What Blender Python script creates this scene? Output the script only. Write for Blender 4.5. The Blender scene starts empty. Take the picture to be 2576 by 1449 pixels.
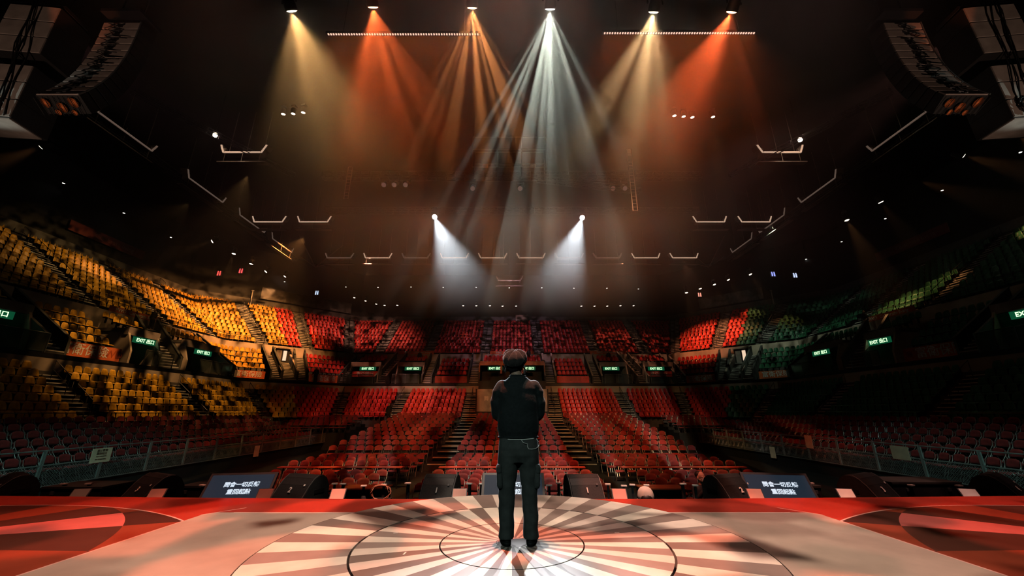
import bpy, bmesh, math, random
import numpy as np
from mathutils import Vector, Matrix, Euler

random.seed(7)
rng = np.random.default_rng(7)
SC = bpy.context.scene
COL = SC.collection
PI = math.pi

# ------------------------------------------------------------------ camera
ZC = 2.95                      # lens height above the arena floor
STAGE = 1.78                   # stage surface above the arena floor
FPX, PW, PH = 985.0, 2576.0, 1449.0
PITCH = math.atan(313.0 / FPX)
CT, ST = math.cos(PITCH), math.sin(PITCH)
cam_data = bpy.data.cameras.new('camera')
cam_data.sensor_fit = 'HORIZONTAL'
cam_data.sensor_width = 36.0
cam_data.lens = 36.0 * FPX / PW
cam_data.clip_start = 0.05
cam_data.clip_end = 300.0
cam = bpy.data.objects.new('camera', cam_data)
cam.location = (0, 0, ZC)
cam.rotation_euler = (PI / 2 + PITCH, 0, 0)
COL.objects.link(cam)
SC.camera = cam

# ------------------------------------------------------------------ world, view
world = bpy.data.worlds.new('world')
SC.world = world
world.use_nodes = True
world.node_tree.nodes['Background'].inputs[0].default_value = (0.010, 0.014, 0.015, 1)
world.node_tree.nodes['Background'].inputs[1].default_value = 1.0
SC.view_settings.view_transform = 'Standard'
SC.view_settings.look = 'None'
SC.view_settings.gamma = 1.0
SC.view_settings.use_curve_mapping = False
SC.view_settings.exposure = 0.0
SC.cycles.max_bounces = 3
SC.cycles.diffuse_bounces = 0
SC.cycles.glossy_bounces = 0
SC.cycles.transmission_bounces = 4
SC.cycles.transparent_max_bounces = 6
SC.cycles.volume_bounces = 0
SC.cycles.volume_step_rate = 1.0
SC.cycles.volume_max_steps = 24
SC.cycles.adaptive_threshold = 0.2
SC.cycles.adaptive_min_samples = 20
SC.cycles.use_denoising = True
SC.cycles.sample_clamp_indirect = 4.0
SC.cycles.sample_clamp_direct = 0.0
SC.cycles.blur_glossy = 1.0
SC.cycles.caustics_reflective = False
SC.cycles.caustics_refractive = False


def at_z(px, py, z):
    """world point on the horizontal plane `z` (absolute) seen at a photo pixel"""
    t = (PH / 2 - py) / FPX
    zr = z - ZC
    c = zr / (ST + CT * t)
    return Vector(((px - PW / 2) / FPX * c, c * (CT - ST * t), z))


def at_y(px, py, y):
    t = (PH / 2 - py) / FPX
    c = y / (CT - ST * t)
    return Vector(((px - PW / 2) / FPX * c, y, ZC + c * (ST + CT * t)))


def project(p):
    x, y, z = p[0], p[1], p[2] - ZC
    c = y * CT + z * ST
    v = -y * ST + z * CT
    if c < 0.1:
        return None
    return PW / 2 + FPX * x / c, PH / 2 - FPX * v / c, c


# ------------------------------------------------------------------ lights
def gobo_nodes(light, sx, sy, lo, hi, seed=0.0, detail=1.0, kind='noise'):
    """a gobo wheel in the lamp: the pattern hangs on the direction of the ray"""
    light.use_nodes = True
    nt = light.node_tree
    em = nt.nodes['Emission']
    tc = nt.nodes.new('ShaderNodeTexCoord')
    sep = nt.nodes.new('ShaderNodeSeparateXYZ')
    nt.links.new(tc.outputs['Normal'], sep.inputs[0])

    def m(op, a, b=None):
        n = nt.nodes.new('ShaderNodeMath')
        n.operation = op
        for i, v in enumerate((a, b)):
            if v is None:
                continue
            if isinstance(v, (int, float)):
                n.inputs[i].default_value = v
            else:
                nt.links.new(v, n.inputs[i])
        return n.outputs[0]
    x = m('MULTIPLY', m('DIVIDE', sep.outputs[0], sep.outputs[2]), sx)
    y = m('MULTIPLY', m('DIVIDE', sep.outputs[1], sep.outputs[2]), sy)
    cb = nt.nodes.new('ShaderNodeCombineXYZ')
    nt.links.new(x, cb.inputs[0])
    nt.links.new(y, cb.inputs[1])
    cb.inputs[2].default_value = seed
    if kind == 'cells':
        tx = nt.nodes.new('ShaderNodeTexVoronoi')
        tx.feature = 'SMOOTH_F1'
        tx.inputs['Scale'].default_value = 1.0
        tx.inputs['Smoothness'].default_value = 0.10
        nt.links.new(cb.outputs[0], tx.inputs['Vector'])
        s2 = nt.nodes.new('ShaderNodeSeparateColor')
        nt.links.new(tx.outputs['Color'], s2.inputs[0])
        src = s2.outputs[0]
    else:
        tx = nt.nodes.new('ShaderNodeTexNoise')
        tx.inputs['Scale'].default_value = 1.0
        tx.inputs['Detail'].default_value = detail
        nt.links.new(cb.outputs[0], tx.inputs['Vector'])
        src = tx.outputs['Fac']
    mr = nt.nodes.new('ShaderNodeMapRange')
    mr.interpolation_type = 'SMOOTHSTEP'
    nt.links.new(src, mr.inputs[0])
    mr.inputs[1].default_value = lo
    mr.inputs[2].default_value = hi
    nt.links.new(mr.outputs[0], em.inputs['Strength'])


def spot(name, loc, target, color, power, angle, blend=0.3, radius=0.05, gobo=None, parent=None):
    d = bpy.data.lights.new(name, 'SPOT')
    d.color = color
    d.energy = power
    d.spot_size = math.radians(angle)
    d.spot_blend = blend
    d.shadow_soft_size = radius
    if gobo:
        gobo_nodes(d, **gobo)
    o = bpy.data.objects.new(name, d)
    COL.objects.link(o)
    o.location = loc
    o.rotation_euler = (Vector(target) - Vector(loc)).to_track_quat('-Z', 'Y').to_euler()
    if parent:
        o.parent = parent
        o.matrix_parent_inverse = parent.matrix_world.inverted()
    return o


# lamps of the rig above the stage, and a fill added behind the camera
spot('stage_key_light', (0.4, 5.0, ZC + 12.5), (0, 4.0, STAGE), (1.0, 0.76, 0.60), 7800, 52, 0.9, 0.1,
     dict(sx=15, sy=22, lo=0.0, hi=0.62, seed=1.3, kind='cells'))
spot('stage_red_light', (-6.5, 4.6, ZC + 12.5), (-5.6, 4.4, STAGE), (1.0, 0.34, 0.22), 2500, 44, 0.9, 0.1)
spot('stage_red_light', (6.5, 4.6, ZC + 12.5), (5.6, 4.4, STAGE), (1.0, 0.46, 0.38), 4600, 48, 0.9, 0.1,
     dict(sx=13, sy=20, lo=0.05, hi=0.7, seed=5.1, kind='cells'))
spot('stage_red_light', (-0.6, 4.9, ZC + 12.5), (0, 4.6, STAGE), (1.0, 0.22, 0.12), 9000, 60, 0.8, 0.1,
     dict(sx=12, sy=18, lo=0.47, hi=0.56, seed=9.1, kind='cells'))
spot('added_back_fill', (-2.5, -6.0, ZC + 5.5), (0.05, 4.2, STAGE + 1.1), (0.72, 1.0, 0.95), 800, 22, 0.8, 0.3)  # added fill, no such lamp known; brightens the performer's back
# unseen uplights added to brighten the hanging loudspeakers; teal lamps on subs and fences
for sg in (-1, 1):
    spot('array_fill', (sg * 9.6, 2.6, 1.95), (sg * 12.0, 7.6, ZC + 8.9), (1.0, 0.66, 0.50), 1100, 34, 0.8, 0.1)
    spot('cone_fill', (sg * 9.0, 4.6, 1.95), (sg * 11.2, 6.9, ZC + 7.35), (1.0, 0.25, 0.10), 3600, 9, 0.4, 0.05)
    spot('uplight_white', (sg * 20.0, 5.0, ZC + 3.6), (sg * 13.5, 8.0, ZC + 7.3), (0.80, 1.0, 0.95), 2000, 9, 0.6, 0.05)
    spot('fence_light', (sg * 7.5, -3.0, ZC + 6.5), (sg * 15.4, 13.5, 0.7), (0.48, 1.0, 0.88), 4800 if sg < 0 else 4200, 25, 0.8, 0.2)
# house washes hung on the roof catwalks, aimed at the stands and the floor seats
WASH = (
    ((-21.5, 37.0, ZC + 17.2), (-29.5, 42.0, ZC + 9.0), (1.0, 0.38, 0.10), 25000, 84, dict(sx=16, sy=16, lo=0.22, hi=0.62, seed=2.0)),
    ((-19.5, 25.0, ZC + 16.6), (-24.0, 27.5, ZC + 1.0), (1.0, 0.50, 0.17), 9000, 62, dict(sx=18, sy=18, lo=0.40, hi=0.62, seed=3.0)),
    ((-27.0, 29.0, ZC + 16.6), (-34.0, 30.0, ZC + 9.5), (1.0, 0.54, 0.18), 1500, 90, dict(sx=14, sy=14, lo=0.34, hi=0.66, seed=3.6)),
    ((-12.0, 36.0, ZC + 16.6), (-10.5, 42.5, ZC + 1.8), (1.0, 0.38, 0.30), 8000, 42, dict(sx=20, sy=20, lo=0.28, hi=0.62, seed=4.0)),
    ((-16.0, 41.0, ZC + 16.6), (-20.0, 50.5, ZC + 8.2), (1.0, 0.40, 0.26), 7000, 74, dict(sx=16, sy=16, lo=0.30, hi=0.64, seed=4.5)),
    ((0.0, 42.0, ZC + 16.6), (0.0, 52.5, ZC + 8.0), (1.0, 0.55, 0.70), 2100, 86, dict(sx=16, sy=16, lo=0.36, hi=0.68, seed=6.0)),
    ((12.5, 41.0, ZC + 16.6), (14.5, 50.0, ZC + 7.5), (1.0, 0.40, 0.22), 2600, 62, dict(sx=20, sy=20, lo=0.44, hi=0.66, seed=7.0)),
    ((19.5, 41.5, ZC + 16.6), (24.8, 47.5, ZC + 8.6), (1.0, 0.30, 0.12), 17000, 52, dict(sx=16, sy=16, lo=0.20, hi=0.62, seed=8.0)),
    ((24.0, 33.0, ZC + 16.6), (29.0, 38.5, ZC + 7.0), (0.80, 1.0, 0.75), 2300, 78, dict(sx=16, sy=16, lo=0.30, hi=0.66, seed=8.8)),
    ((20.5, 13.5, ZC + 16.4), (-5.5, 19.5, 0.5), (1.0, 0.40, 0.30), 3600, 30, dict(sx=12, sy=12, lo=0.22, hi=0.6, seed=10.0)),
    ((-20.5, 13.5, ZC + 16.4), (5.0, 18.0, 0.5), (1.0, 0.40, 0.40), 900, 32, dict(sx=12, sy=12, lo=0.30, hi=0.6, seed=11.0)),
)
for loc, tgt, colr, pw, ang, gb in WASH:
    spot('audience_wash', loc, tgt, colr, pw, ang, 0.7, 0.1, gb)


# ------------------------------------------------------------------ materials
MATS = {}


class V:
    """a shader-node value with arithmetic"""
    nt = None

    def __init__(self, s):
        self.s = s

    @staticmethod
    def op(op, *a):
        n = V.nt.nodes.new('ShaderNodeMath')
        n.operation = op
        for i, v in enumerate(a):
            if isinstance(v, V):
                V.nt.links.new(v.s, n.inputs[i])
            else:
                n.inputs[i].default_value = float(v)
        return V(n.outputs[0])

    def __add__(s, o): return V.op('ADD', s, o)
    def __radd__(s, o): return V.op('ADD', o, s)
    def __sub__(s, o): return V.op('SUBTRACT', s, o)
    def __rsub__(s, o): return V.op('SUBTRACT', o, s)
    def __mul__(s, o): return V.op('MULTIPLY', s, o)
    def __rmul__(s, o): return V.op('MULTIPLY', o, s)
    def __truediv__(s, o): return V.op('DIVIDE', s, o)
    def gt(s, o): return V.op('GREATER_THAN', s, o)
    def lt(s, o): return V.op('LESS_THAN', s, o)
    def abs(s): return V.op('ABSOLUTE', s)
    def floor(s): return V.op('FLOOR', s)
    def mod(s, o): return V.op('FLOORED_MODULO', s, o)
    def sqrt(s): return V.op('SQRT', s)


def vmix(fac, a, b):
    n = V.nt.nodes.new('ShaderNodeMix')
    n.data_type = 'RGBA'
    for idx, v in ((0, fac), (6, a), (7, b)):
        if isinstance(v, V):
            V.nt.links.new(v.s, n.inputs[idx])
        elif idx == 0:
            n.inputs[idx].default_value = v
        else:
            n.inputs[idx].default_value = (*v, 1)
    return V(n.outputs[2])


def mat(name, color, rough=0.6, metal=0.0, var=0.15, scale=3.0, emit=None, estr=0.0, spec=0.5, sheen=0.0,
        alpha=1.0, bump=0.0, per_object=0.0):
    if name in MATS:
        return MATS[name]
    m = bpy.data.materials.new(name)
    m.use_nodes = True
    nt = m.node_tree
    b = nt.nodes['Principled BSDF']
    b.inputs['Roughness'].default_value = rough
    b.inputs['Metallic'].default_value = metal
    b.inputs['Specular IOR Level'].default_value = spec
    b.inputs['Alpha'].default_value = alpha
    if sheen:
        b.inputs['Sheen Weight'].default_value = sheen
        b.inputs['Sheen Roughness'].default_value = 0.4
    if emit:
        b.inputs['Emission Color'].default_value = (*emit, 1)
        b.inputs['Emission Strength'].default_value = estr
    tc = nt.nodes.new('ShaderNodeTexCoord')
    no = nt.nodes.new('ShaderNodeTexNoise')
    no.inputs['Scale'].default_value = scale
    no.inputs['Detail'].default_value = 3.0
    nt.links.new(tc.outputs['Object'], no.inputs['Vector'])
    mr = nt.nodes.new('ShaderNodeMapRange')
    mr.inputs[1].default_value = 0.3
    mr.inputs[2].default_value = 0.7
    mr.inputs[3].default_value = 1.0 - var
    mr.inputs[4].default_value = 1.0 + var
    nt.links.new(no.outputs['Fac'], mr.inputs[0])
    mx = nt.nodes.new('ShaderNodeMix')
    mx.data_type = 'RGBA'
    mx.blend_type = 'MULTIPLY'
    mx.inputs[0].default_value = 1.0
    mx.inputs[6].default_value = (*color, 1)
    nt.links.new(mr.outputs[0], mx.inputs[7])
    nt.links.new(mx.outputs[2], b.inputs['Base Color'])
    if bump:
        bp = nt.nodes.new('ShaderNodeBump')
        bp.inputs['Strength'].default_value = bump
        bp.inputs['Distance'].default_value = 0.01
        nt.links.new(no.outputs['Fac'], bp.inputs['Height'])
        nt.links.new(bp.outputs[0], b.inputs['Normal'])
    MATS[name] = m
    return m


def emat(name, color, strength):
    """a lamp lens, a screen, a lit sign or glow added to an unlit part: gives off light"""
    if name in MATS:
        return MATS[name]
    m = bpy.data.materials.new(name)
    m.use_nodes = True
    b = m.node_tree.nodes['Principled BSDF']
    b.inputs['Base Color'].default_value = (*[c * 0.3 for c in color], 1)
    b.inputs['Emission Color'].default_value = (*color, 1)
    b.inputs['Emission Strength'].default_value = strength
    m.cycles.emission_sampling = 'NONE'
    MATS[name] = m
    return m


M_BLACK = mat('black_paint', (0.012, 0.012, 0.013), 0.55)
M_BLACKM = mat('black_metal', (0.02, 0.02, 0.021), 0.4, 0.3)
M_STEEL = mat('steel_tube', (0.30, 0.31, 0.31), 0.35, 0.8)
M_GALV = mat('galvanised_steel', (0.20, 0.22, 0.22), 0.45, 0.6)
M_DKMETAL = mat('dark_rail_metal', (0.045, 0.045, 0.047), 0.45, 0.5)
M_CONC = mat('tier_concrete', (0.085, 0.080, 0.075), 0.85, scale=0.8, var=0.3)
M_STEP = mat('step_concrete', (0.055, 0.055, 0.052), 0.85, scale=2.0, var=0.3)
M_NOSE = mat('step_nosing', (0.62, 0.60, 0.54), 0.6)
M_BEIGE = mat('beige_wall_paint', (0.46, 0.38, 0.30), 0.75, scale=0.7, var=0.2)
M_SLAB = mat('black_slab_edge', (0.008, 0.008, 0.008), 0.5)
M_YEL = mat('yellow_plastic', (0.66, 0.36, 0.025), 0.45, var=0.25, scale=5)
M_RED = mat('red_plastic', (0.62, 0.030, 0.022), 0.45, var=0.25, scale=5)
M_GRN = mat('green_plastic', (0.022, 0.135, 0.066), 0.45, var=0.25, scale=5)
M_CUSH = mat('dark_red_upholstery', (0.20, 0.015, 0.015), 0.75, var=0.25, scale=8, sheen=0.15)
M_CHFRAME = mat('chair_frame_steel', (0.26, 0.25, 0.24), 0.35, 0.7)


# ------------------------------------------------------------------ mesh building
class MB:
    def __init__(self):
        self.v = []
        self.f = []

    def add(self, verts, faces):
        b = len(self.v)
        self.v.extend([tuple(p) for p in verts])
        self.f.extend([tuple(b + i for i in q) for q in faces])
        return self

    def box(self, c, s, rot=None):
        hx, hy, hz = s[0] / 2, s[1] / 2, s[2] / 2
        vs = [Vector((x, y, z)) for x in (-hx, hx) for y in (-hy, hy) for z in (-hz, hz)]
        if rot is not None:
            vs = [rot @ p for p in vs]
        c = Vector(c)
        return self.add([p + c for p in vs],
                        [(0, 1, 3, 2), (4, 6, 7, 5), (0, 4, 5, 1), (2, 3, 7, 6), (0, 2, 6, 4), (1, 5, 7, 3)])

    def hexa(self, p):
        """8 points: bottom ring 0-3, top ring 4-7"""
        return self.add(p, [(0, 3, 2, 1), (4, 5, 6, 7), (0, 1, 5, 4), (1, 2, 6, 5), (2, 3, 7, 6), (3, 0, 4, 7)])

    def tube(self, path, r, n=6, closed=False, cap=True):
        P = [Vector(p) for p in path]
        rr = r if isinstance(r, (list, tuple)) else [r] * len(P)
        rings = []
        up = Vector((0, 0, 1))
        for i, p in enumerate(P):
            if closed:
                d = P[(i + 1) % len(P)] - P[i - 1]
            else:
                d = P[min(i + 1, len(P) - 1)] - P[max(i - 1, 0)]
            if d.length < 1e-9:
                d = Vector((0, 0, 1))
            d.normalize()
            a = d.cross(up)
            if a.length < 0.05:
                a = d.cross(Vector((1, 0, 0)))
            a.normalize()
            b = a.cross(d)
            rings.append([p + (a * math.cos(2 * PI * k / n) + b * math.sin(2 * PI * k / n)) * rr[i] for k in range(n)])
        vs = [q for ring in rings for q in ring]
        fs = []
        m = len(P)
        for i in range(m if closed else m - 1):
            j = (i + 1) % m
            for k in range(n):
                k2 = (k + 1) % n
                fs.append((i * n + k, i * n + k2, j * n + k2, j * n + k))
        if cap and not closed:
            fs.append(tuple(range(n))[::-1])
            fs.append(tuple((m - 1) * n + k for k in range(n)))
        return self.add(vs, fs)

    def bar(self, a, b, w, h=None):
        """square bar between two points"""
        a, b = Vector(a), Vector(b)
        h = h or w
        d = (b - a).normalized()
        up = Vector((0, 0, 1))
        s = d.cross(up)
        if s.length < 0.05:
            s = d.cross(Vector((0, 1, 0)))
        s.normalize()
        u = s.cross(d)
        s, u = s * w / 2, u * h / 2
        return self.hexa([a - s - u, a + s - u, a + s + u, a - s + u, b - s - u, b + s - u, b + s + u, b - s + u])

    def lathe(self, prof, n=16, c=(0, 0, 0), rot=None):
        """profile [(r, z)] turned about z"""
        vs = []
        c = Vector(c)
        for r, z in prof:
            for k in range(n):
                p = Vector((r * math.cos(2 * PI * k / n), r * math.sin(2 * PI * k / n), z))
                if rot is not None:
                    p = rot @ p
                vs.append(p + c)
        fs = []
        for i in range(len(prof) - 1):
            for k in range(n):
                k2 = (k + 1) % n
                fs.append((i * n + k, i * n + k2, (i + 1) * n + k2, (i + 1) * n + k))
        fs.append(tuple(range(n))[::-1])
        fs.append(tuple((len(prof) - 1) * n + k for k in range(n)))
        return self.add(vs, fs)

    def prism(self, poly, ext, origin=(0, 0, 0), ax=(1, 0, 0), ay=(0, 0, 1)):
        """polygon (2D) in the plane ax, ay extruded along ext"""
        o, ax, ay, e = Vector(origin), Vector(ax), Vector(ay), Vector(ext)
        a = [o + ax * p[0] + ay * p[1] for p in poly]
        n = len(a)
        vs = a + [p + e for p in a]
        fs = [tuple(range(n))[::-1], tuple(range(n, 2 * n))]
        for k in range(n):
            k2 = (k + 1) % n
            fs.append((k, k2, n + k2, n + k))
        return self.add(vs, fs)

    def mesh(self, name, m, smooth=False):
        me = bpy.data.meshes.new(name)
        me.from_pydata(self.v, [], self.f)
        me.validate()
        bm = bmesh.new()
        bm.from_mesh(me)
        bmesh.ops.recalc_face_normals(bm, faces=bm.faces)
        bm.to_mesh(me)
        bm.free()
        if m:
            me.materials.append(m)
        if smooth:
            me.polygons.foreach_set('use_smooth', [True] * len(me.polygons))
        me.update()
        return me

    def obj(self, name, m, parent=None, smooth=False, **tags):
        return link(name, self.mesh(name, m, smooth), parent, **tags)


def link(name, data, parent=None, loc=None, rot=None, label=None, cat=None, group=None, kind=None):
    o = bpy.data.objects.new(name, data)
    COL.objects.link(o)
    if parent is not None:
        o.parent = parent
    if loc is not None:
        o.location = loc
    if rot is not None:
        o.rotation_euler = rot
    if label:
        o['label'] = label
    if cat:
        o['category'] = cat
    if group:
        o['group'] = group
    if kind:
        o['kind'] = kind
    return o


def thing(name, label, cat, loc=(0, 0, 0), rot=(0, 0, 0), group=None):
    return link(name, None, None, loc, rot, label, cat, group)


def copy_tree(o, parent=None, loc=None, rot=None, label=None, group=None):
    c = o.copy()
    COL.objects.link(c)
    if parent is not None:
        c.parent = parent
    if loc is not None:
        c.location = loc
    if rot is not None:
        c.rotation_euler = rot
    if label:
        c['label'] = label
    if group:
        c['group'] = group
    for ch in o.children:
        copy_tree(ch, c)
    return c


def structure(name, mb, m, parent=None):
    return mb.obj(name, m, parent, kind='structure') if parent is None else mb.obj(name, m, parent)


BENCH = bpy.data.scenes.new('workbench')       # empty side scene: evaluates one object at a time, removed at the end


def baked(o):
    BENCH.collection.objects.link(o)
    vl = BENCH.view_layers[0]
    vl.update()
    me = bpy.data.meshes.new_from_object(o.evaluated_get(vl.depsgraph))
    bpy.data.objects.remove(o)
    return me


TEXTS = {}


def text_mesh(body, size, m, extrude=0.004, bold=0.0, **kw):
    key = (body, size, m.name, extrude, bold, tuple(sorted(kw.items())))
    if key not in TEXTS:
        TEXTS[key] = text_mesh_new(body, size, m, extrude, bold, **kw)
    return TEXTS[key]


def text_mesh_new(body, size, m, extrude=0.004, bold=0.0, shear=0.0, align='CENTER', space=1.0):
    cu = bpy.data.curves.new('lettering', 'FONT')
    cu.body = body
    cu.size = size
    cu.extrude = extrude
    cu.offset = bold
    cu.shear = shear
    cu.align_x = align
    cu.align_y = 'CENTER'
    cu.space_character = space
    cu.resolution_u = 2
    o = bpy.data.objects.new('lettering', cu)
    me = baked(o)
    bpy.data.curves.remove(cu)
    me.name = 'lettering'
    me.materials.clear()
    me.materials.append(m)
    return me


ONES = ['', 'first', 'second', 'third', 'fourth', 'fifth', 'sixth', 'seventh', 'eighth', 'ninth', 'tenth', 'eleventh', 'twelfth',
        'thirteenth', 'fourteenth', 'fifteenth', 'sixteenth', 'seventeenth', 'eighteenth', 'nineteenth']
TENS = ['', '', 'twent', 'thirt', 'fort', 'fift', 'sixt', 'sevent', 'eight', 'ninet']


def ordinal(n):
    if n < 20:
        return ONES[n]
    if n % 10 == 0:
        return TENS[n // 10] + 'ieth'
    return TENS[n // 10] + 'y-' + ONES[n % 10]

# ------------------------------------------------------------------ bowl plan
CTRL = [(21.0, 35.2, 17.0, 39.6), (29.6, 40.2, 20.0, 50.4), (37.6, 43.5, 23.0, 57.6)]
YB = 7.0


def ctrl(f):
    i = 0 if f < 1 else 1
    a, b, t = CTRL[i], CTRL[i + 1], f - i
    return [p + (q - p) * t for p, q in zip(a, b)]


def loop(f):
    W, ys, xc, Yf = ctrl(f)
    return [Vector(p) for p in ((-W, YB, 0), (-W, ys, 0), (-xc, Yf, 0), (xc, Yf, 0), (W, ys, 0), (W, YB, 0))]


def station(f, st):
    """arc length along the loop at offset f of a station: L/R side at y, F far side at x, l/r corner fraction"""
    W, ys, xc, Yf = ctrl(f)
    k, v = st
    side, cor = ys - YB, math.hypot(W - xc, Yf - ys)
    tot = 2 * side + 2 * cor + 2 * xc
    if k == 'L':
        return min(v, ys) - YB
    if k == 'l':
        return side + cor * v
    if k == 'F':
        return side + cor + max(-xc, min(xc, v)) + xc
    if k == 'r':
        return tot - side - cor * v
    return tot - (min(v, ys) - YB)


def along(f, s):
    """point, tangent, outward normal"""
    P = loop(f)
    for i in range(5):
        d = P[i + 1] - P[i]
        if s <= d.length or i == 4:
            t = d.normalized()
            return P[i] + t * s, t, Vector((-t.y, t.x, 0))
        s -= d.length


def mirror_st(st):
    return {'L': ('R', st[1]), 'l': ('r', st[1]), 'F': ('F', -st[1])}.get(st[0])


# tiers: first tread height above the lens, rise, rows, offsets
LOW = dict(n=7, z=-0.75, rise=0.405, f0=0.0, f1=0.42)
UPP = dict(n=12, z=7.0, rise=0.5, f0=1.0, f1=2.0)


def tier_mesh(T, name):
    mb = MB()
    df = (T['f1'] - T['f0']) / T['n']
    for k in range(T['n']):
        fa, fb = T['f0'] + df * k, T['f0'] + df * (k + 1)
        z = ZC + T['z'] + T['rise'] * k
        A, B = loop(fa), loop(fb)
        for i in range(5):
            p, q, r, s = A[i].copy(), A[i + 1].copy(), B[i + 1].copy(), B[i].copy()
            for w in (p, q, r, s):
                w.z = z
            up = Vector((0, 0, T['rise']))
            dn = Vector((0, 0, 0.6))
            mb.add([p, q, r, s], [(0, 1, 2, 3)])
            mb.add([s, r, r + up, s + up], [(0, 1, 2, 3)])
            if k == 0:
                mb.add([p - dn, q - dn, q, p], [(0, 1, 2, 3)])
    return structure(name, mb, M_CONC)


tier_mesh(LOW, 'lower_tier_slab')
tier_mesh(UPP, 'upper_tier_slab')


def wall_strip(name, f, z0, z1, m, sts=None, thick=0.25):
    """vertical wall following the loop"""
    mb = MB()
    A = loop(f)
    for i in range(5):
        p, q = A[i], A[i + 1]
        t = (q - p).normalized()
        n = Vector((-t.y, t.x, 0)) * thick
        e = Vector((0, 0, 1))
        mb.hexa([p + e * z0, q + e * z0, q + n + e * z0, p + n + e * z0, p + e * z1, q + e * z1, q + n + e * z1, p + n + e * z1])
    return structure(name, mb, m)


wall_strip('wall_arena_front', 0.012, 0.0, ZC - 0.76, M_BLACK)
wall_strip('wall_lower_back', 0.425, ZC + 1.3, ZC + 2.75, M_BEIGE)
wall_strip('wall_concourse', 0.985, ZC + 3.0, ZC + 7.1, M_BEIGE, thick=0.15)
M_UPWALL = mat('dark_upper_wall', (0.02, 0.022, 0.024), 0.8, scale=0.5)
wall_strip('wall_upper', 2.02, ZC + 11.5, ZC + 20.5, M_UPWALL)
wall_strip('trim_parapet', 1.985, ZC + 13.0, ZC + 13.75, mat('parapet_grey', (0.11, 0.11, 0.105), 0.7), thick=0.12)

# concourse walkway slab
mb = MB()
A, B = loop(0.43), loop(1.0)
for i in range(5):
    lo, hi = ZC + 2.72, ZC + 3.02
    ps = [A[i], A[i + 1], B[i + 1], B[i]]
    mb.hexa([Vector((p.x, p.y, lo)) for p in ps] + [Vector((p.x, p.y, hi)) for p in ps])
structure('concourse_slab', mb, M_SLAB)

# arena floor, ceiling, back of the hall
mb = MB().box((0, 22, -0.1), (84, 84, 0.2))
structure('floor', mb, mat('arena_floor_black', (0.012, 0.013, 0.013), 0.6, scale=0.6, var=0.4))
M_CEIL = mat('ceiling_black', (0.012, 0.011, 0.010), 0.85, scale=0.4, var=0.4)
mb = MB().box((0, 22, ZC + 20.6), (84, 84, 0.3))
structure('ceiling', mb, M_CEIL)
mb = MB().box((0, -14, 11.5), (84, 0.3, 23.4))
structure('wall_rear', mb, M_BLACK)
for sx, nm in ((-1, 'wall_left'), (1, 'wall_right')):
    mb = MB().box((sx * 41.5, 22, 11.5), (0.3, 84, 23.4))
    structure(nm, mb, M_BLACK)

# ------------------------------------------------------------------ stage
SCY = 4.25                     # centre of the round lift
R1, R2, R3, GAP = 0.665, 1.43, 2.25, 0.012


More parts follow.
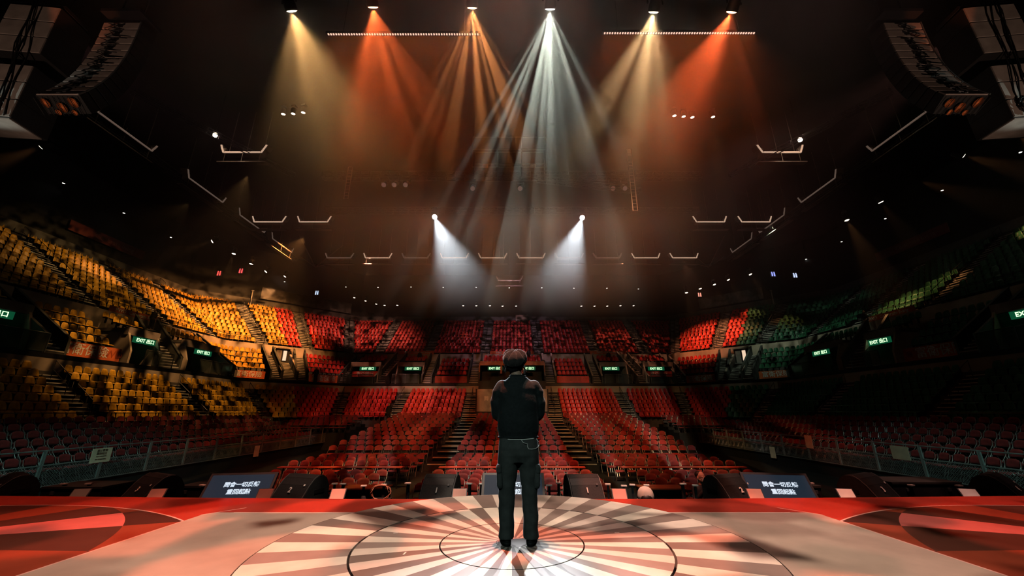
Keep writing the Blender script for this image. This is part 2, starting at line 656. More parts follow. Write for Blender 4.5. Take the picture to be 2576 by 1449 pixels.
def stage_material():
    m = bpy.data.materials.new('stage_print')
    m.use_nodes = True
    nt = m.node_tree
    V.nt = nt
    b = nt.nodes['Principled BSDF']
    tc = nt.nodes.new('ShaderNodeTexCoord')
    sp = nt.nodes.new('ShaderNodeSeparateXYZ')
    nt.links.new(tc.outputs['Object'], sp.inputs[0])
    x, y = V(sp.outputs[0]), V(sp.outputs[1])

    def wnoise(v):
        n = nt.nodes.new('ShaderNodeTexWhiteNoise')
        n.noise_dimensions = '1D'
        nt.links.new(v.s, n.inputs['W'])
        return V(n.outputs['Value'])

    def circle(cx, cy, src=None):
        ax = (src or x) - cx
        ay = y - cy
        return (ax * ax + ay * ay).sqrt()
    r = circle(0, SCY)
    ang = V.op('ARCTAN2', x, y - SCY) / (2 * PI)
    outer = r.gt(R2)
    n1 = (ang * 48.0 + outer * 1.0).floor()
    par = n1.mod(2.0)
    rnd = wnoise(n1 + outer * 131.0)
    cream = vmix(rnd, (0.86, 0.74, 0.62), (0.66, 0.53, 0.46))
    brown = vmix(rnd, (0.22, 0.15, 0.125), (0.36, 0.27, 0.235))
    burst = vmix(par, cream, brown)
    burst = vmix(r.lt(0.15), burst, (0.45, 0.34, 0.30))
    ax = x.abs()
    # side sunbursts, a disc over a disc, colours swapped where they overlap
    ang2 = V.op('ARCTAN2', ax - 6.3, y - 4.1) / (2 * PI)
    n2 = (ang2 * 17.0 + 0.35).floor()
    inner = circle(7.0, 2.7, ax).lt(3.5)
    par2 = (n2 + inner).mod(2.0)
    rnd2 = wnoise(n2 + inner * 57.0)
    pink = vmix(V.op('GREATER_THAN', rnd2, 0.45), (0.30, 0.050, 0.022), (0.66, 0.15, 0.13))
    dark = vmix(rnd2, (0.075, 0.022, 0.014), (0.14, 0.040, 0.024))
    side = vmix(par2, pink, dark)
    rs = circle(6.2, 1.57, ax)
    col = vmix(rs.lt(4.25), (0.42, 0.040, 0.022), side)
    # beige field round the lift
    cut = (ax - 3.75) + (y - 5.42) * 0.85
    field = ax.lt(3.72) * y.lt(5.42) * cut.lt(-0.12)
    no = nt.nodes.new('ShaderNodeTexNoise')
    no.inputs['Scale'].default_value = 0.8
    no.inputs['Detail'].default_value = 2.0
    nt.links.new(tc.outputs['Object'], no.inputs['Vector'])
    beige = vmix(V(no.outputs['Fac']), (0.40, 0.30, 0.24), (0.52, 0.40, 0.33))
    col = vmix(field, col, beige)
    # thin pale lines
    line = (rs - 4.25).abs().lt(0.011) * (1.0 - field)
    l2 = (ax - 3.72).abs().lt(0.011) * y.lt(5.02)
    l3 = (y - 5.42).abs().lt(0.012) * ax.lt(3.42)
    l4 = (cut + 0.12).abs().lt(0.012) * ax.gt(3.42) * ax.lt(3.73)
    lines = V.op('MINIMUM', line + l2 + l3 + l4, 1.0)
    col = vmix(lines, col, (0.75, 0.42, 0.36))
    col = vmix(r.lt(R3), col, burst)
    # scuffs
    n2_ = nt.nodes.new('ShaderNodeTexNoise')
    n2_.inputs['Scale'].default_value = 5.0
    n2_.inputs['Detail'].default_value = 6.0
    nt.links.new(tc.outputs['Object'], n2_.inputs['Vector'])
    wear = V.op('MULTIPLY_ADD', V(n2_.outputs['Fac']), 0.35, 0.82)
    mx = nt.nodes.new('ShaderNodeMix')
    mx.data_type = 'RGBA'
    mx.blend_type = 'MULTIPLY'
    mx.inputs[0].default_value = 1.0
    nt.links.new(col.s, mx.inputs[6])
    nt.links.new(wear.s, mx.inputs[7])
    nt.links.new(mx.outputs[2], b.inputs['Base Color'])
    b.inputs['Roughness'].default_value = 0.42
    b.inputs['Specular IOR Level'].default_value = 0.35
    return m


M_STAGE = stage_material()
M_GAP = mat('black_gap', (0.006, 0.005, 0.005), 0.7)


def edge_y(x):
    a = abs(x)
    return 6.2 + max(0.0, a - 2.4) * 0.042


def ring_mesh(name, ra, rb, z1, depth, n=96):
    """annular slab centred on the lift"""
    mb = MB()
    vs, fs = [], []
    for k in range(n):
        a = 2 * PI * k / n
        c, s = math.sin(a), math.cos(a)
        for rr, zz in ((ra, z1), (rb, z1), (rb, z1 - depth), (ra, z1 - depth)):
            vs.append((rr * c, SCY + rr * s, zz))
    for k in range(n):
        j = (k + 1) % n
        for e in range(4):
            e2 = (e + 1) % 4
            fs.append((k * 4 + e, k * 4 + e2, j * 4 + e2, j * 4 + e))
    return mb.add(vs, fs)


# main deck with a round hole: strips fanning from the hole to the deck outline
mb = MB()
N = 144
hole, out = [], []
for k in range(N):
    a = 2 * PI * k / N
    dx, dy = math.sin(a), math.cos(a)
    hole.append(Vector((dx * (R3 + GAP), SCY + dy * (R3 + GAP), STAGE)))
    best = 1e9
    for lim, comp in ((11.5, abs(dx)),):
        if comp > 1e-6:
            best = min(best, lim / comp)
    if dy < -1e-6:
        best = min(best, (SCY + 5.0) / -dy)
    if dy > 1e-6:
        t = R3 + GAP + 0.001
        while t < best and SCY + t * dy < edge_y(t * dx):
            t += 0.01
        best = min(best, max(t, R3 + GAP + 0.001))
    out.append(Vector((dx * best, SCY + dy * best, STAGE)))
dn = Vector((0, 0, STAGE))
for k in range(N):
    j = (k + 1) % N
    mb.add([hole[k], hole[j], out[j], out[k]], [(0, 1, 2, 3)])
    mb.add([out[k], out[j], out[j] - dn, out[k] - dn], [(0, 1, 2, 3)])
    mb.add([hole[k], hole[j], hole[j] - dn * 0.1, hole[k] - dn * 0.1], [(0, 1, 2, 3)])
deck = structure('stage_floor', mb, M_STAGE)
mb = MB().box((0, SCY, STAGE - 0.26), (4.3, 4.3, 0.1))
structure('lift_pit', mb, M_GAP, deck)
for nm, ra, rb in (('lift_core', 0.152, R1), ('lift_ring', R1 + 0.014, R2), ('lift_rim', R2 + 0.02, R3)):
    ring_mesh(nm, ra, rb, STAGE + 0.002, 0.12).obj(nm, M_STAGE, deck)
MB().lathe([(0.148, STAGE - 0.1), (0.148, STAGE + 0.002)], 40, (0, SCY, 0)).obj('lift_plug', M_STAGE, deck)
# white edge of the round lift that juts past the deck
mb = MB()
pts = []
for k in range(-34, 35):
    a = math.radians(k * 0.85)
    pts.append((math.sin(a) * (R3 + 0.004), SCY + math.cos(a) * (R3 + 0.004), STAGE - 0.008))
mb.tube(pts, 0.012, 5)
mb.obj('lift_edge_strip', mat('pale_edge_strip', (0.75, 0.62, 0.55), 0.5), deck)
# small spike-tape marks on the deck
M_TAPE = mat('white_tape', (0.85, 0.80, 0.72), 0.6)
for px, py, a, w in ((1018, 1392, 1.5, 0.07), (1115, 1372, 0, 0.05), (1552, 1340, 0.15, 0.05), (995, 1341, 0.1, 0.04), (1230, 1330, 0.2, 0.03)):
    o = MB().box((0, 0, 0), (w, 0.014, 0.002)).obj('spike_tape', M_TAPE, deck)
    o.location = at_z(px, py, STAGE + 0.004)
    o.rotation_euler = (0, 0, a)

# ------------------------------------------------------------------ seats
def shell(nx, nz, fn, th):
    """curved panel of thickness th; fn(u, v) -> point, u and v in 0..1"""
    mb = MB()
    F = [[Vector(fn(i / nx, j / nz)) for i in range(nx + 1)] for j in range(nz + 1)]
    vs, fs = [], []
    W = nx + 1
    for j in range(nz + 1):
        for i in range(nx + 1):
            vs.append(F[j][i])
    for j in range(nz + 1):
        for i in range(nx + 1):
            a = F[min(j + 1, nz)][i] - F[max(j - 1, 0)][i]
            b = F[j][min(i + 1, nx)] - F[j][max(i - 1, 0)]
            n = b.cross(a).normalized()
            vs.append(F[j][i] - n * th)
    o = W * (nz + 1)
    for j in range(nz):
        for i in range(nx):
            q = (j * W + i, j * W + i + 1, (j + 1) * W + i + 1, (j + 1) * W + i)
            fs.append(q)
            fs.append(tuple(o + k for k in q[::-1]))
    rim = [j * W for j in range(nz + 1)] + [nz * W + i for i in range(1, W)] + [j * W + nx for j in range(nz - 1, -1, -1)] + [i for i in range(nx - 1, 0, -1)]
    for k in range(len(rim)):
        a, b = rim[k], rim[(k + 1) % len(rim)]
        fs.append((a, b, o + b, o + a))
    return mb.add(vs, fs)


def seat_back(u, v):
    # v 0 bottom .. 1 top; waisted plastic shell with a narrower rounded head
    w = 0.225 - 0.012 * math.sin(v * PI) - 0.085 * max(0.0, v - 0.45) / 0.55
    a = (u - 0.5) * 2
    z = 0.40 + 0.44 * v - 0.035 * a * a * (v > 0.9)
    return (a * w, 0.02 + 0.09 * v - 0.05 * a * a, z)


def seat_pan(u, v):
    # v 0 front .. 1 rear
    a = (u - 0.5) * 2
    w = 0.205 + 0.02 * math.sin(v * PI)
    z = 0.415 - 0.02 * (1 - a * a) * math.sin(v * PI) - (0.06 if v < 0.1 else 0.0)
    return (a * w, -0.40 + 0.42 * v, z)


ARENA = {'back': shell(4, 4, seat_back, 0.022), 'pan': shell(3, 3, seat_pan, 0.03),
         'leg': MB().box((0, -0.1, 0.20), (0.07, 0.10, 0.40)).box((0, 0.0, 0.36), (0.30, 0.05, 0.05))}


def chair_back(u, v):
    a = (u - 0.5) * 2
    top = 0.86 - 0.085 * abs(a) ** 3.2
    z = 0.60 + (top - 0.60) * v
    w = 0.205 + 0.012 * math.sin(v * PI)
    return (a * w, 0.16 + 0.05 * v - 0.03 * a * a + 0.03, z)


def chair_seat(u, v):
    a = (u - 0.5) * 2
    w = 0.20 - 0.03 * (1 - v) ** 3
    return (a * w, -0.24 + 0.40 * v, 0.455 + 0.012 * math.sin(v * PI) * (1 - a * a) - (0.03 if v < 0.05 else 0))


def chair_side(s):
    x = 0.215 * s
    mb = MB()
    mb.tube([(x, -0.25, 0.0), (x, -0.02, 0.42), (x, 0.16, 0.62), (x * 0.98, 0.20, 0.80)], 0.012, 5)
    mb.tube([(x * 0.93, 0.22, 0.0), (x * 0.93, 0.05, 0.28), (x * 0.93, -0.16, 0.44)], 0.012, 5)
    return mb


FOLD = {'back': shell(6, 3, chair_back, 0.03), 'seat': shell(4, 3, chair_seat, 0.035), 'side_l': chair_side(-1), 'side_r': chair_side(1),
        'bar': MB().bar((-0.2, 0.17, 0.16), (0.2, 0.17, 0.16), 0.018)}

SEATS = []                     # (kind, pos, angle, label bits)


def fill_row(f, z, sa, sb, kind_fn, pitch, info, back=0.0):
    a, b = station(f, sa[0]) + sa[1], station(f, sb[0]) - sb[1]
    n = int((b - a) / pitch)
    if n < 1:
        return
    off = (b - a - n * pitch) / 2
    for i in range(n):
        s = a + off + (i + 0.5) * pitch
        p, t, nn = along(f, s)
        p = p - nn * back
        SEATS.append((kind_fn(f, s), Vector((p.x, p.y, z)), math.atan2(t.y, t.x), info + (i + 1,)))


def colour(f, s):
    if s < station(f, ('l', 0.43)):
        return 'yellow'
    if s > station(f, ('r', 0.43)):
        return 'green'
    return 'red'


def fill_tier(T, aisles, tier):
    df = (T['f1'] - T['f0']) / T['n']
    for k in range(T['n']):
        f = T['f0'] + df * (k + 1)
        z = ZC + T['z'] + T['rise'] * k
        for b in range(len(aisles) - 1):
            fill_row(f, z, aisles[b], aisles[b + 1], colour, 0.5, (tier, b, k + 1), 0.16)


def sym(lst, centre=None):
    r = [(mirror_st(s), h) for s, h in lst[::-1]]
    return lst + ([centre] if centre else []) + r


LOW_AISLES = sym([(('L', YB), 0.0), (('L', 12.6), 0.6), (('L', 20.9), 0.6), (('L', 29.0), 0.6), (('l', 0.0), 0.6), (('l', 1.0), 0.6),
                  (('F', -11.6), 0.6)], (('F', 0.0), 4.9))
UPP_AISLES = sym([(('L', YB), 0.0), (('L', 14.0), 0.6), (('L', 20.5), 0.6), (('L', 26.9), 0.6), (('L', 33.3), 0.6), (('L', 38.9), 0.6),
                  (('l', 0.25), 0.6), (('l', 0.58), 0.6), (('l', 0.93), 0.6), (('F', -17.2), 0.6), (('F', -10.7), 0.6), (('F', -3.5), 0.6)])
fill_tier(LOW, LOW_AISLES, 'lower')
fill_tier(UPP, UPP_AISLES, 'upper')
# blocks between the exits: four rows each, and two short rows over every exit
MIDROWS = ((0.66, 3.85), (0.745, 4.45), (0.83, 5.05), (0.915, 5.65))
MID_BLOCKS = [(('L', 22.0), ('L', 26.2)), (('L', 35.6), ('l', 0.24)), (('l', 0.54), ('l', 0.94)), (('F', -9.1), ('F', -5.0))]
MID_BLOCKS += [(mirror_st(b), mirror_st(a)) for a, b in MID_BLOCKS[::-1]]
PORTALS = [(('L', 17.2), ('L', 20.8)), (('L', 26.6), ('L', 28.9)), (('L', 31.4), ('L', 35.2)), (('F', -18.7), ('F', -15.4)), (('F', -13.3), ('F', -10.3))]
PORTALS += [(mirror_st(b), mirror_st(a)) for a, b in PORTALS[::-1]]
for b, (sa, sb) in enumerate(MID_BLOCKS):
    for k, (f, zr) in enumerate(MIDROWS):
        fill_row(f, ZC + zr, (sa, 0.1), (sb, 0.1), colour, 0.5, ('middle', b, k + 1))
for b, (sa, sb) in enumerate(PORTALS + [(('F', -3.6), ('F', 3.6))]):
    for k, (f, zr) in enumerate(((0.80, 5.62), (0.90, 6.0))):
        fill_row(f, ZC + zr, (sa, 0.1), (sb, 0.1), colour, 0.5, ('over', b, k + 1))

# folding chairs: floor blocks, the stepped platform behind them, the side platforms and the far corners
CHAIRS = []
FLAT = [13.3, 14.3, 15.3, 16.3, 19.4, 20.9, 22.3]
FLOOR_BLOCKS = (('left', -9.6, -4.5), ('middle', -3.1, 3.1), ('right', 4.5, 9.6))
RISER = [23.4 + 1.45 * k for k in range(10)]


def riser_z(y):
    return max(0.0, ZC - 1.80 + 0.133 * (y - 23.0) - 0.86)


rown = 0
for y in FLAT + RISER:
    rown += 1
    for bn, xa, xb in FLOOR_BLOCKS:
        if y < 15 and bn != 'middle':
            xa2, xb2 = (xa + (16 - y) * 0.0, xb) if bn == 'left' else (xa, xb)
        else:
            xa2, xb2 = xa, xb
        if y > 18 and bn == 'left':
            xa2 = -10.4
        if y > 18 and bn == 'right':
            xb2 = 10.4
        n = int((xb2 - xa2) / 0.515)
        for i in range(n):
            x = xa2 + (xb2 - xa2 - n * 0.515) / 2 + (i + 0.5) * 0.515
            CHAIRS.append((Vector((x + random.uniform(-.015, .015), y + random.uniform(-.03, .03), riser_z(y) if y > 23 else 0.0)),
                           random.uniform(-.04, .04), (bn + ' floor block', rown, i + 1)))
SIDE_ROWS = [(16.0 + 0.88 * k, 0.66 + 0.25 * k) for k in range(6)]
for sx, sn in ((-1, 'left'), (1, 'right')):
    for k, (x, z) in enumerate(SIDE_ROWS):
        n = int((33.5 - 8.0) / 0.53)
        for i in range(n):
            CHAIRS.append((Vector((sx * x, 33.4 - i * 0.53, z)), sx * -PI / 2 + random.uniform(-.04, .04), (sn + ' side platform', k + 1, i + 1)))
    for k in range(4):
        n = 12
        for i in range(n):
            CHAIRS.append((Vector((sx * (14.3 + i * 0.52), 35.2 + k * 1.15, 1.30 + 0.2 * k)), 0.0, (sn + ' far corner platform', k + 1, i + 1)))


def apparent(p):
    q = project(p + Vector((0, 0, 0.5)))
    if q is None or not (-15 < q[0] < PW + 15 and -15 < q[1] < PH + 15):
        return 0
    return 1.0 / q[2]


def merged(name, items, parts, label, cat, group):
    """all remaining copies as one mesh; several part meshes with their own materials"""
    vs, fs, mi, base = [], [], [], 0
    for ci, (mb, _) in enumerate(parts):
        v0 = np.array(mb.v)
        sizes = [len(q) for q in mb.f]
        for pos, ang in items:
            c, s = math.cos(ang), math.sin(ang)
            w = np.empty_like(v0)
            w[:, 0] = v0[:, 0] * c - v0[:, 1] * s + pos[0]
            w[:, 1] = v0[:, 0] * s + v0[:, 1] * c + pos[1]
            w[:, 2] = v0[:, 2] + pos[2]
            vs.append(w)
            fs.extend([tuple(base + i for i in q) for q in mb.f])
            mi.extend([ci] * len(mb.f))
            base += len(v0)
    me = bpy.data.meshes.new(name)
    me.from_pydata(np.concatenate(vs).tolist(), [], fs)
    for _, m in parts:
        me.materials.append(m)
    me.polygons.foreach_set('material_index', mi)
    me.update()
    return link(name, me, label=label, cat=cat, group=group, kind='stuff')


BLOCK_NAMES = {
    ('lower', 0): 'lower block past left picture edge', ('lower', 1): 'lower block at left picture edge', ('lower', 2): 'lower block under left orange banner',
    ('lower', 3): 'lower block under left dark exits', ('lower', 4): 'lower left corner block', ('lower', 5): 'lower block under left bright exit', ('lower', 6): 'lower block left of poster',
    ('lower', 7): 'lower block right of poster', ('lower', 8): 'lower block under right exits', ('lower', 9): 'lower right corner block', ('lower', 10): 'lower block under right dark balcony',
    ('lower', 11): 'lower block under right orange banner', ('lower', 12): 'lower block at right picture edge', ('lower', 13): 'lower block past right picture edge',
    ('middle', 0): 'above left orange banner', ('middle', 1): 'left of corner stairs, above banner', ('middle', 2): 'right of corner stairs, above banner', ('middle', 3): 'small block left of centre portal',
    ('middle', 4): 'small block right of centre portal', ('middle', 5): 'block left of far-right stairs', ('middle', 6): 'block right of far-right stairs', ('middle', 7): 'above right orange banner'}


def seat_label(colname, inf):
    tier, b, row, col = inf
    if tier == 'upper':
        where = 'upper tier block %s from left' % ordinal(b + 1)
    elif tier == 'over':
        where = 'over the %s exit from left' % ordinal(b + 1)
    else:
        where = BLOCK_NAMES[(tier, b)]
    return '%s seat, %s row, %s from left, %s' % (colname, ordinal(row), ordinal(col), where)


for cname, m in (('yellow', M_YEL), ('red', M_RED), ('green', M_GRN)):
    mine = [s for s in SEATS if s[0] == cname]
    mine.sort(key=lambda s: -apparent(s[1]))
    near, rest = mine[:300], mine[300:]
    meb = ARENA['back'].mesh('seat_shell', m, True)
    mep = ARENA['pan'].mesh('seat_pan', m, True)
    mel = ARENA['leg'].mesh('seat_bracket', M_BLACKM)
    for _, p, a, inf in near:
        o = link(cname + '_seat', meb, None, p, (0, 0, a), seat_label(cname + ' plastic', inf), 'seat', cname + ' plastic seats nearest the stage')
        link('seat_pan', mep, o)
        link('seat_bracket', mel, o)
    merged(cname + '_seating', [(p, a) for _, p, a, _ in rest], [(ARENA['back'], m), (ARENA['pan'], m), (ARENA['leg'], M_BLACKM)],
           'the many smaller %s plastic seats filling the far rows' % cname, 'seating', cname + ' plastic seats further away')

CHAIRS.sort(key=lambda s: -apparent(s[0]))
near, rest = CHAIRS[:300], CHAIRS[300:]
cm = {'backrest': FOLD['back'].mesh('backrest', M_CUSH, True), 'seat': FOLD['seat'].mesh('seat', M_CUSH, True),
      'l': FOLD['side_l'].mesh('side_frame', M_CHFRAME, True), 'r': FOLD['side_r'].mesh('side_frame', M_CHFRAME, True), 'b': FOLD['bar'].mesh('stretcher', M_CHFRAME)}
for p, a, (blk, row, col) in near:
    o = link('folding_chair', None, None, p, (0, 0, a),
             'dark red folding chair, %s row from stage, %s from left, %s' % (ordinal(row), ordinal(col), blk) if 'floor' in blk else
             'dark red folding chair, %s row from fence, %s from far end, %s' % (ordinal(row), ordinal(col), blk), 'chair', 'folding chairs nearest the stage')
    link('backrest', cm['backrest'], o)
    link('seat', cm['seat'], o)
    link('side_frame', cm['l'], o)
    link('side_frame', cm['r'], o)
    link('stretcher', cm['b'], o)
merged('folding_seating', [(p, a) for p, a, _ in rest], [(FOLD['back'], M_CUSH), (FOLD['seat'], M_CUSH), (FOLD['side_l'], M_CHFRAME), (FOLD['side_r'], M_CHFRAME)],
       'the many smaller dark red folding chairs in the rows further back', 'seating', 'folding chairs further away')

# ------------------------------------------------------------------ stair aisles
ST_NO = {'n': 0}


def stair_aisle(T, st, hw, tier, label, rail=True):
    df = (T['f1'] - T['f0']) / T['n']
    steps, nose, posts = MB(), MB(), MB()
    pts = []
    for k in range(T['n']):
        z = ZC + T['z'] + T['rise'] * k
        for h in (0, 1):
            f = T['f0'] + df * (k + 0.5 * h)
            f2 = f + df * 0.5
            p, t, n = along(f, station(f, st))
            q, _, _ = along(f2, station(f2, st))
            zz = z + T['rise'] * 0.5 * h
            a, b = p - t * hw, p + t * hw
            c, d = q + t * hw, q - t * hw
            lo = zz - T['rise'] * 0.5 + 0.01
            hi = zz + (0.012 if h == 0 else 0.0)
            steps.hexa([Vector((v.x, v.y, lo)) for v in (a, b, c, d)] + [Vector((v.x, v.y, hi)) for v in (a, b, c, d)])
            e = (q - p) * 0.22
            nn = -n * 0.012
            nose.hexa([Vector((v.x, v.y, hi - 0.05)) + nn for v in (a, b, b + e, a + e)] + [Vector((v.x, v.y, hi + 0.008)) + nn for v in (a, b, b + e, a + e)])
            if h == 0:
                pts.append(Vector((p.x, p.y, zz)))
    root = thing('stair_aisle', label, 'stairs', group=tier + ' tier stair aisles')
    steps.obj('steps', M_STEP, root)
    nose.obj('nosing', M_NOSE, root)
    if rail:
        n = len(pts)
        runs = [(i, min(i + 2, n - 1)) for i in range(1, n - 1, 3)]
        for i, j in runs:
            mb = MB()
            e = Vector((0, 0, 0.95))
            mb.tube([pts[i], pts[i] + e, pts[j] + e, pts[j]], 0.022, 5)
            mid = (pts[i] + pts[j]) / 2
            mb.tube([pts[i] + e * .5, pts[j] + e * .5], 0.014, 4)
            mb.obj('handrail', M_DKMETAL, root)
    return root


for i, (st, h) in enumerate(UPP_AISLES[1:-1]):
    stair_aisle(UPP, st, 0.55, 'upper', 'stair aisle in the upper tier, %s from the left' % ordinal(i + 1))
LOW_ST = [s for s, h in LOW_AISLES[1:-1] if h < 1] + [('F', -4.2), ('F', 4.2)]
LOW_ST.sort(key=lambda s: station(0.2, s))
for i, st in enumerate(LOW_ST):
    stair_aisle(LOW, st, 0.68 if st in (('F', -4.2), ('F', 4.2)) else 0.55, 'lower',
                ('lower tier stairs just %s of the grey poster' % ('left' if st[1] < 0 else 'right')) if st in (('F', -4.2), ('F', 4.2)) else
                'stair aisle in the lower tier, %s from the left' % ordinal(i + 1))


# ------------------------------------------------------------------ guard rails
def guard_rail(name, f, z, sa, sb, label, m=M_DKMETAL, h=0.85, step=1.6, bars=2, group='guard rails along the tiers'):
    a, b = station(f, sa), station(f, sb)
    n = max(1, int((b - a) / step))
    top = []
    root = thing(name, label, 'railing', group=group)
    P = []
    cuts = sorted(set([a + (b - a) * i / n for i in range(n + 1)] + [s for s in (station(f, ('l', 0)), station(f, ('l', 1)), station(f, ('r', 1)), station(f, ('r', 0))) if a < s < b]))
    for s in cuts:
        p, _, _ = along(f, s)
        P.append(Vector((p.x, p.y, z)))
    mb = MB()
    for p in P:
        mb.bar(p, p + Vector((0, 0, h)), 0.035)
    mb.obj('rail_posts', m, root)
    for k in range(bars):
        e = Vector((0, 0, h * (1 - 0.45 * k)))
        MB().tube([p + e for p in P], 0.022 if k == 0 else 0.014, 5).obj('rail_bar', m, root)
    return root


guard_rail('guard_rail', 1.004, ZC + 7.0, ('L', 10), ('l', 0.25), 'thin dark rail in front of the yellow upper seats')
guard_rail('guard_rail', 1.004, ZC + 7.0, ('l', 0.25), ('r', 0.25), 'thin dark rail in front of the red upper seats')
guard_rail('guard_rail', 1.004, ZC + 7.0, ('r', 0.25), ('R', 10), 'thin dark rail in front of the green upper seats')
M_BRIGHT = mat('worn_bright_rail', (0.42, 0.40, 0.38), 0.35, 0.6)
guard_rail('guard_rail', 0.004, ZC - 0.75, ('L', 8), ('L', 20.2), 'pale lower rail at the left picture edge below yellow seats', M_BRIGHT, 0.72, 2.2, 1)
guard_rail('guard_rail', 0.004, ZC - 0.75, ('L', 21.6), ('L', 34.6), 'lower rail below the yellow block nearest the corner', M_DKMETAL, 0.72, 1.4, 2)
guard_rail('guard_rail', 0.004, ZC - 0.75, ('R', 34.6), ('R', 21.6), 'lower rail below the green block nearest the corner', M_DKMETAL, 0.72, 1.4, 2)
guard_rail('guard_rail', 0.004, ZC - 0.75, ('R', 20.2), ('R', 8), 'pale lower rail at the right picture edge below dark seats', M_BRIGHT, 0.72, 2.2, 1)


# ------------------------------------------------------------------ banners, signs
M_ORANGE = mat('orange_banner', (0.72, 0.16, 0.05), 0.6, var=0.12)
M_REDBAN = mat('red_banner', (0.60, 0.06, 0.04), 0.6, var=0.12)
M_WHITEP = mat('white_print', (0.86, 0.84, 0.80), 0.6)
M_PINKB = mat('pink_beige_panel', (0.52, 0.36, 0.28), 0.6)
M_GREENS = emat('exit_sign_green', (0.01, 0.20, 0.08), 0.32)
M_EXITL = emat('exit_letters_lit', (0.62, 1.0, 0.55), 1.6)


def frame_at(f, s):
    """loc and z-rotation so that local x runs along the tier, local y points outward"""
    p, t, n = along(f, s)
    return p, math.atan2(t.y, t.x)


def face_text(parent, body, size, m, x, y, z, **kw):
    """lettering standing upright, read from the -y side"""
    o = link('lettering', text_mesh(body, size, m, **kw), parent, (x, y, z), (PI / 2, 0, 0))
    return o


def banner(f, st, z, w, h, m, label, bits, tilt=0.0):
    p, a = frame_at(f, station(f, st))
    root = thing('banner', label, 'banner', (p.x, p.y, z), (tilt, 0, a), group='sponsor banners on the tier fronts')
    MB().box((0, 0, 0), (w, 0.03, h)).obj('banner_sheet', m, root)
    for body, size, x, zz, mm in bits:
        face_text(root, body, size, mm, x, -0.022, zz, bold=0.004)
    return root


FW = '富衛保險'
M_DKO = mat('dark_orange_print', (0.45, 0.08, 0.025), 0.6)
sides = (('L', 'l', -1, 'left'), ('R', 'r', 1, 'right'))
for S, c, sg, nm in sides:
    banner(0.615, (S, 24.1), ZC + 3.62, 4.6, 0.86, M_ORANGE, 'long orange banner with insurer name beside the %s side exit' % nm,
           [('◉', 0.5, -1.9, 0.0, M_DKO), (FW, 0.74, 0.0, 0.0, M_WHITEP), ('FWD', 0.66, 1.7, 0.0, M_DKO)])
    banner(0.618, (c, 0.08), ZC + 3.55, 2.9, 0.72, M_ORANGE, 'short orange banner %s of the corner stairs under the %s seats' % (('left', 'yellow') if sg < 0 else ('right', 'green')),
           [(FW, 0.6, 0.0, 0.0, M_WHITEP)])
    banner(0.618, (c, 0.74), ZC + 3.55, 3.1, 0.80, M_ORANGE, 'bright orange banner under the red corner block, %s half of picture' % nm,
           [(FW, 0.66, 0.0, 0.0, M_WHITEP)])
    banner(0.618, ('F', sg * 7.05), ZC + 3.62, 3.7, 0.74, M_REDBAN, 'dim red banner under the small block %s of the centre portal' % nm,
           [('○ ' + FW + ' ○', 0.5, 0.0, 0.0, M_DKO)])
    banner(0.992, ('F', sg * 12.3), ZC + 7.32, 4.6, 0.42, M_ORANGE, 'narrow slogan banner at the foot of the upper tier, %s of centre' % nm,
           [('FWD  Celebrate living', 0.36, 0.2, 0.0, M_WHITEP)])
    banner(0.992, (S, 30.0), ZC + 7.30, 4.4, 0.46, M_ORANGE, 'narrow slogan banner at the foot of the %s upper tier' % ('yellow' if sg < 0 else 'green'),
           [('FWD  Celebrate living', 0.38, 0.0, 0.0, M_WHITEP)])
banner(0.992, ('F', 0.0), ZC + 7.28, 5.6, 0.40, M_ORANGE, 'narrow slogan banner behind the performer at the upper tier foot', [('FWD  Celebrate living  FWD', 0.34, 0, 0, M_WHITEP)])


def exit_sign(f, st, zr, label, dx=0.0, w=1.35):
    p, a = frame_at(f, station(f, st))
    root = thing('exit_sign', label, 'sign', (p.x, p.y, ZC + zr), (0, 0, a), group='exit signs')
    MB().box((0, 0, 0), (w, 0.08, 0.40)).obj('sign_box', M_GREENS, root)
    face_text(root, 'EXIT 出口', 0.30, M_EXITL, -0.02, -0.045, 0.0, bold=0.006)
    return root


# ------------------------------------------------------------------ exits under the middle rows
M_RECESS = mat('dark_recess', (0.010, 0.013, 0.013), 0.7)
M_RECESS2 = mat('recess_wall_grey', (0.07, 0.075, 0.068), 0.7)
M_GLASS = mat('balustrade_glass', (0.10, 0.12, 0.11), 0.12, alpha=0.35)
door_no = 0


def seg_frame(f, sa, sb):
    a, b = station(f, sa), station(f, sb)
    p, t, n = along(f, (a + b) / 2)
    return Vector((p.x, p.y, 0)), math.atan2(t.y, t.x), b - a


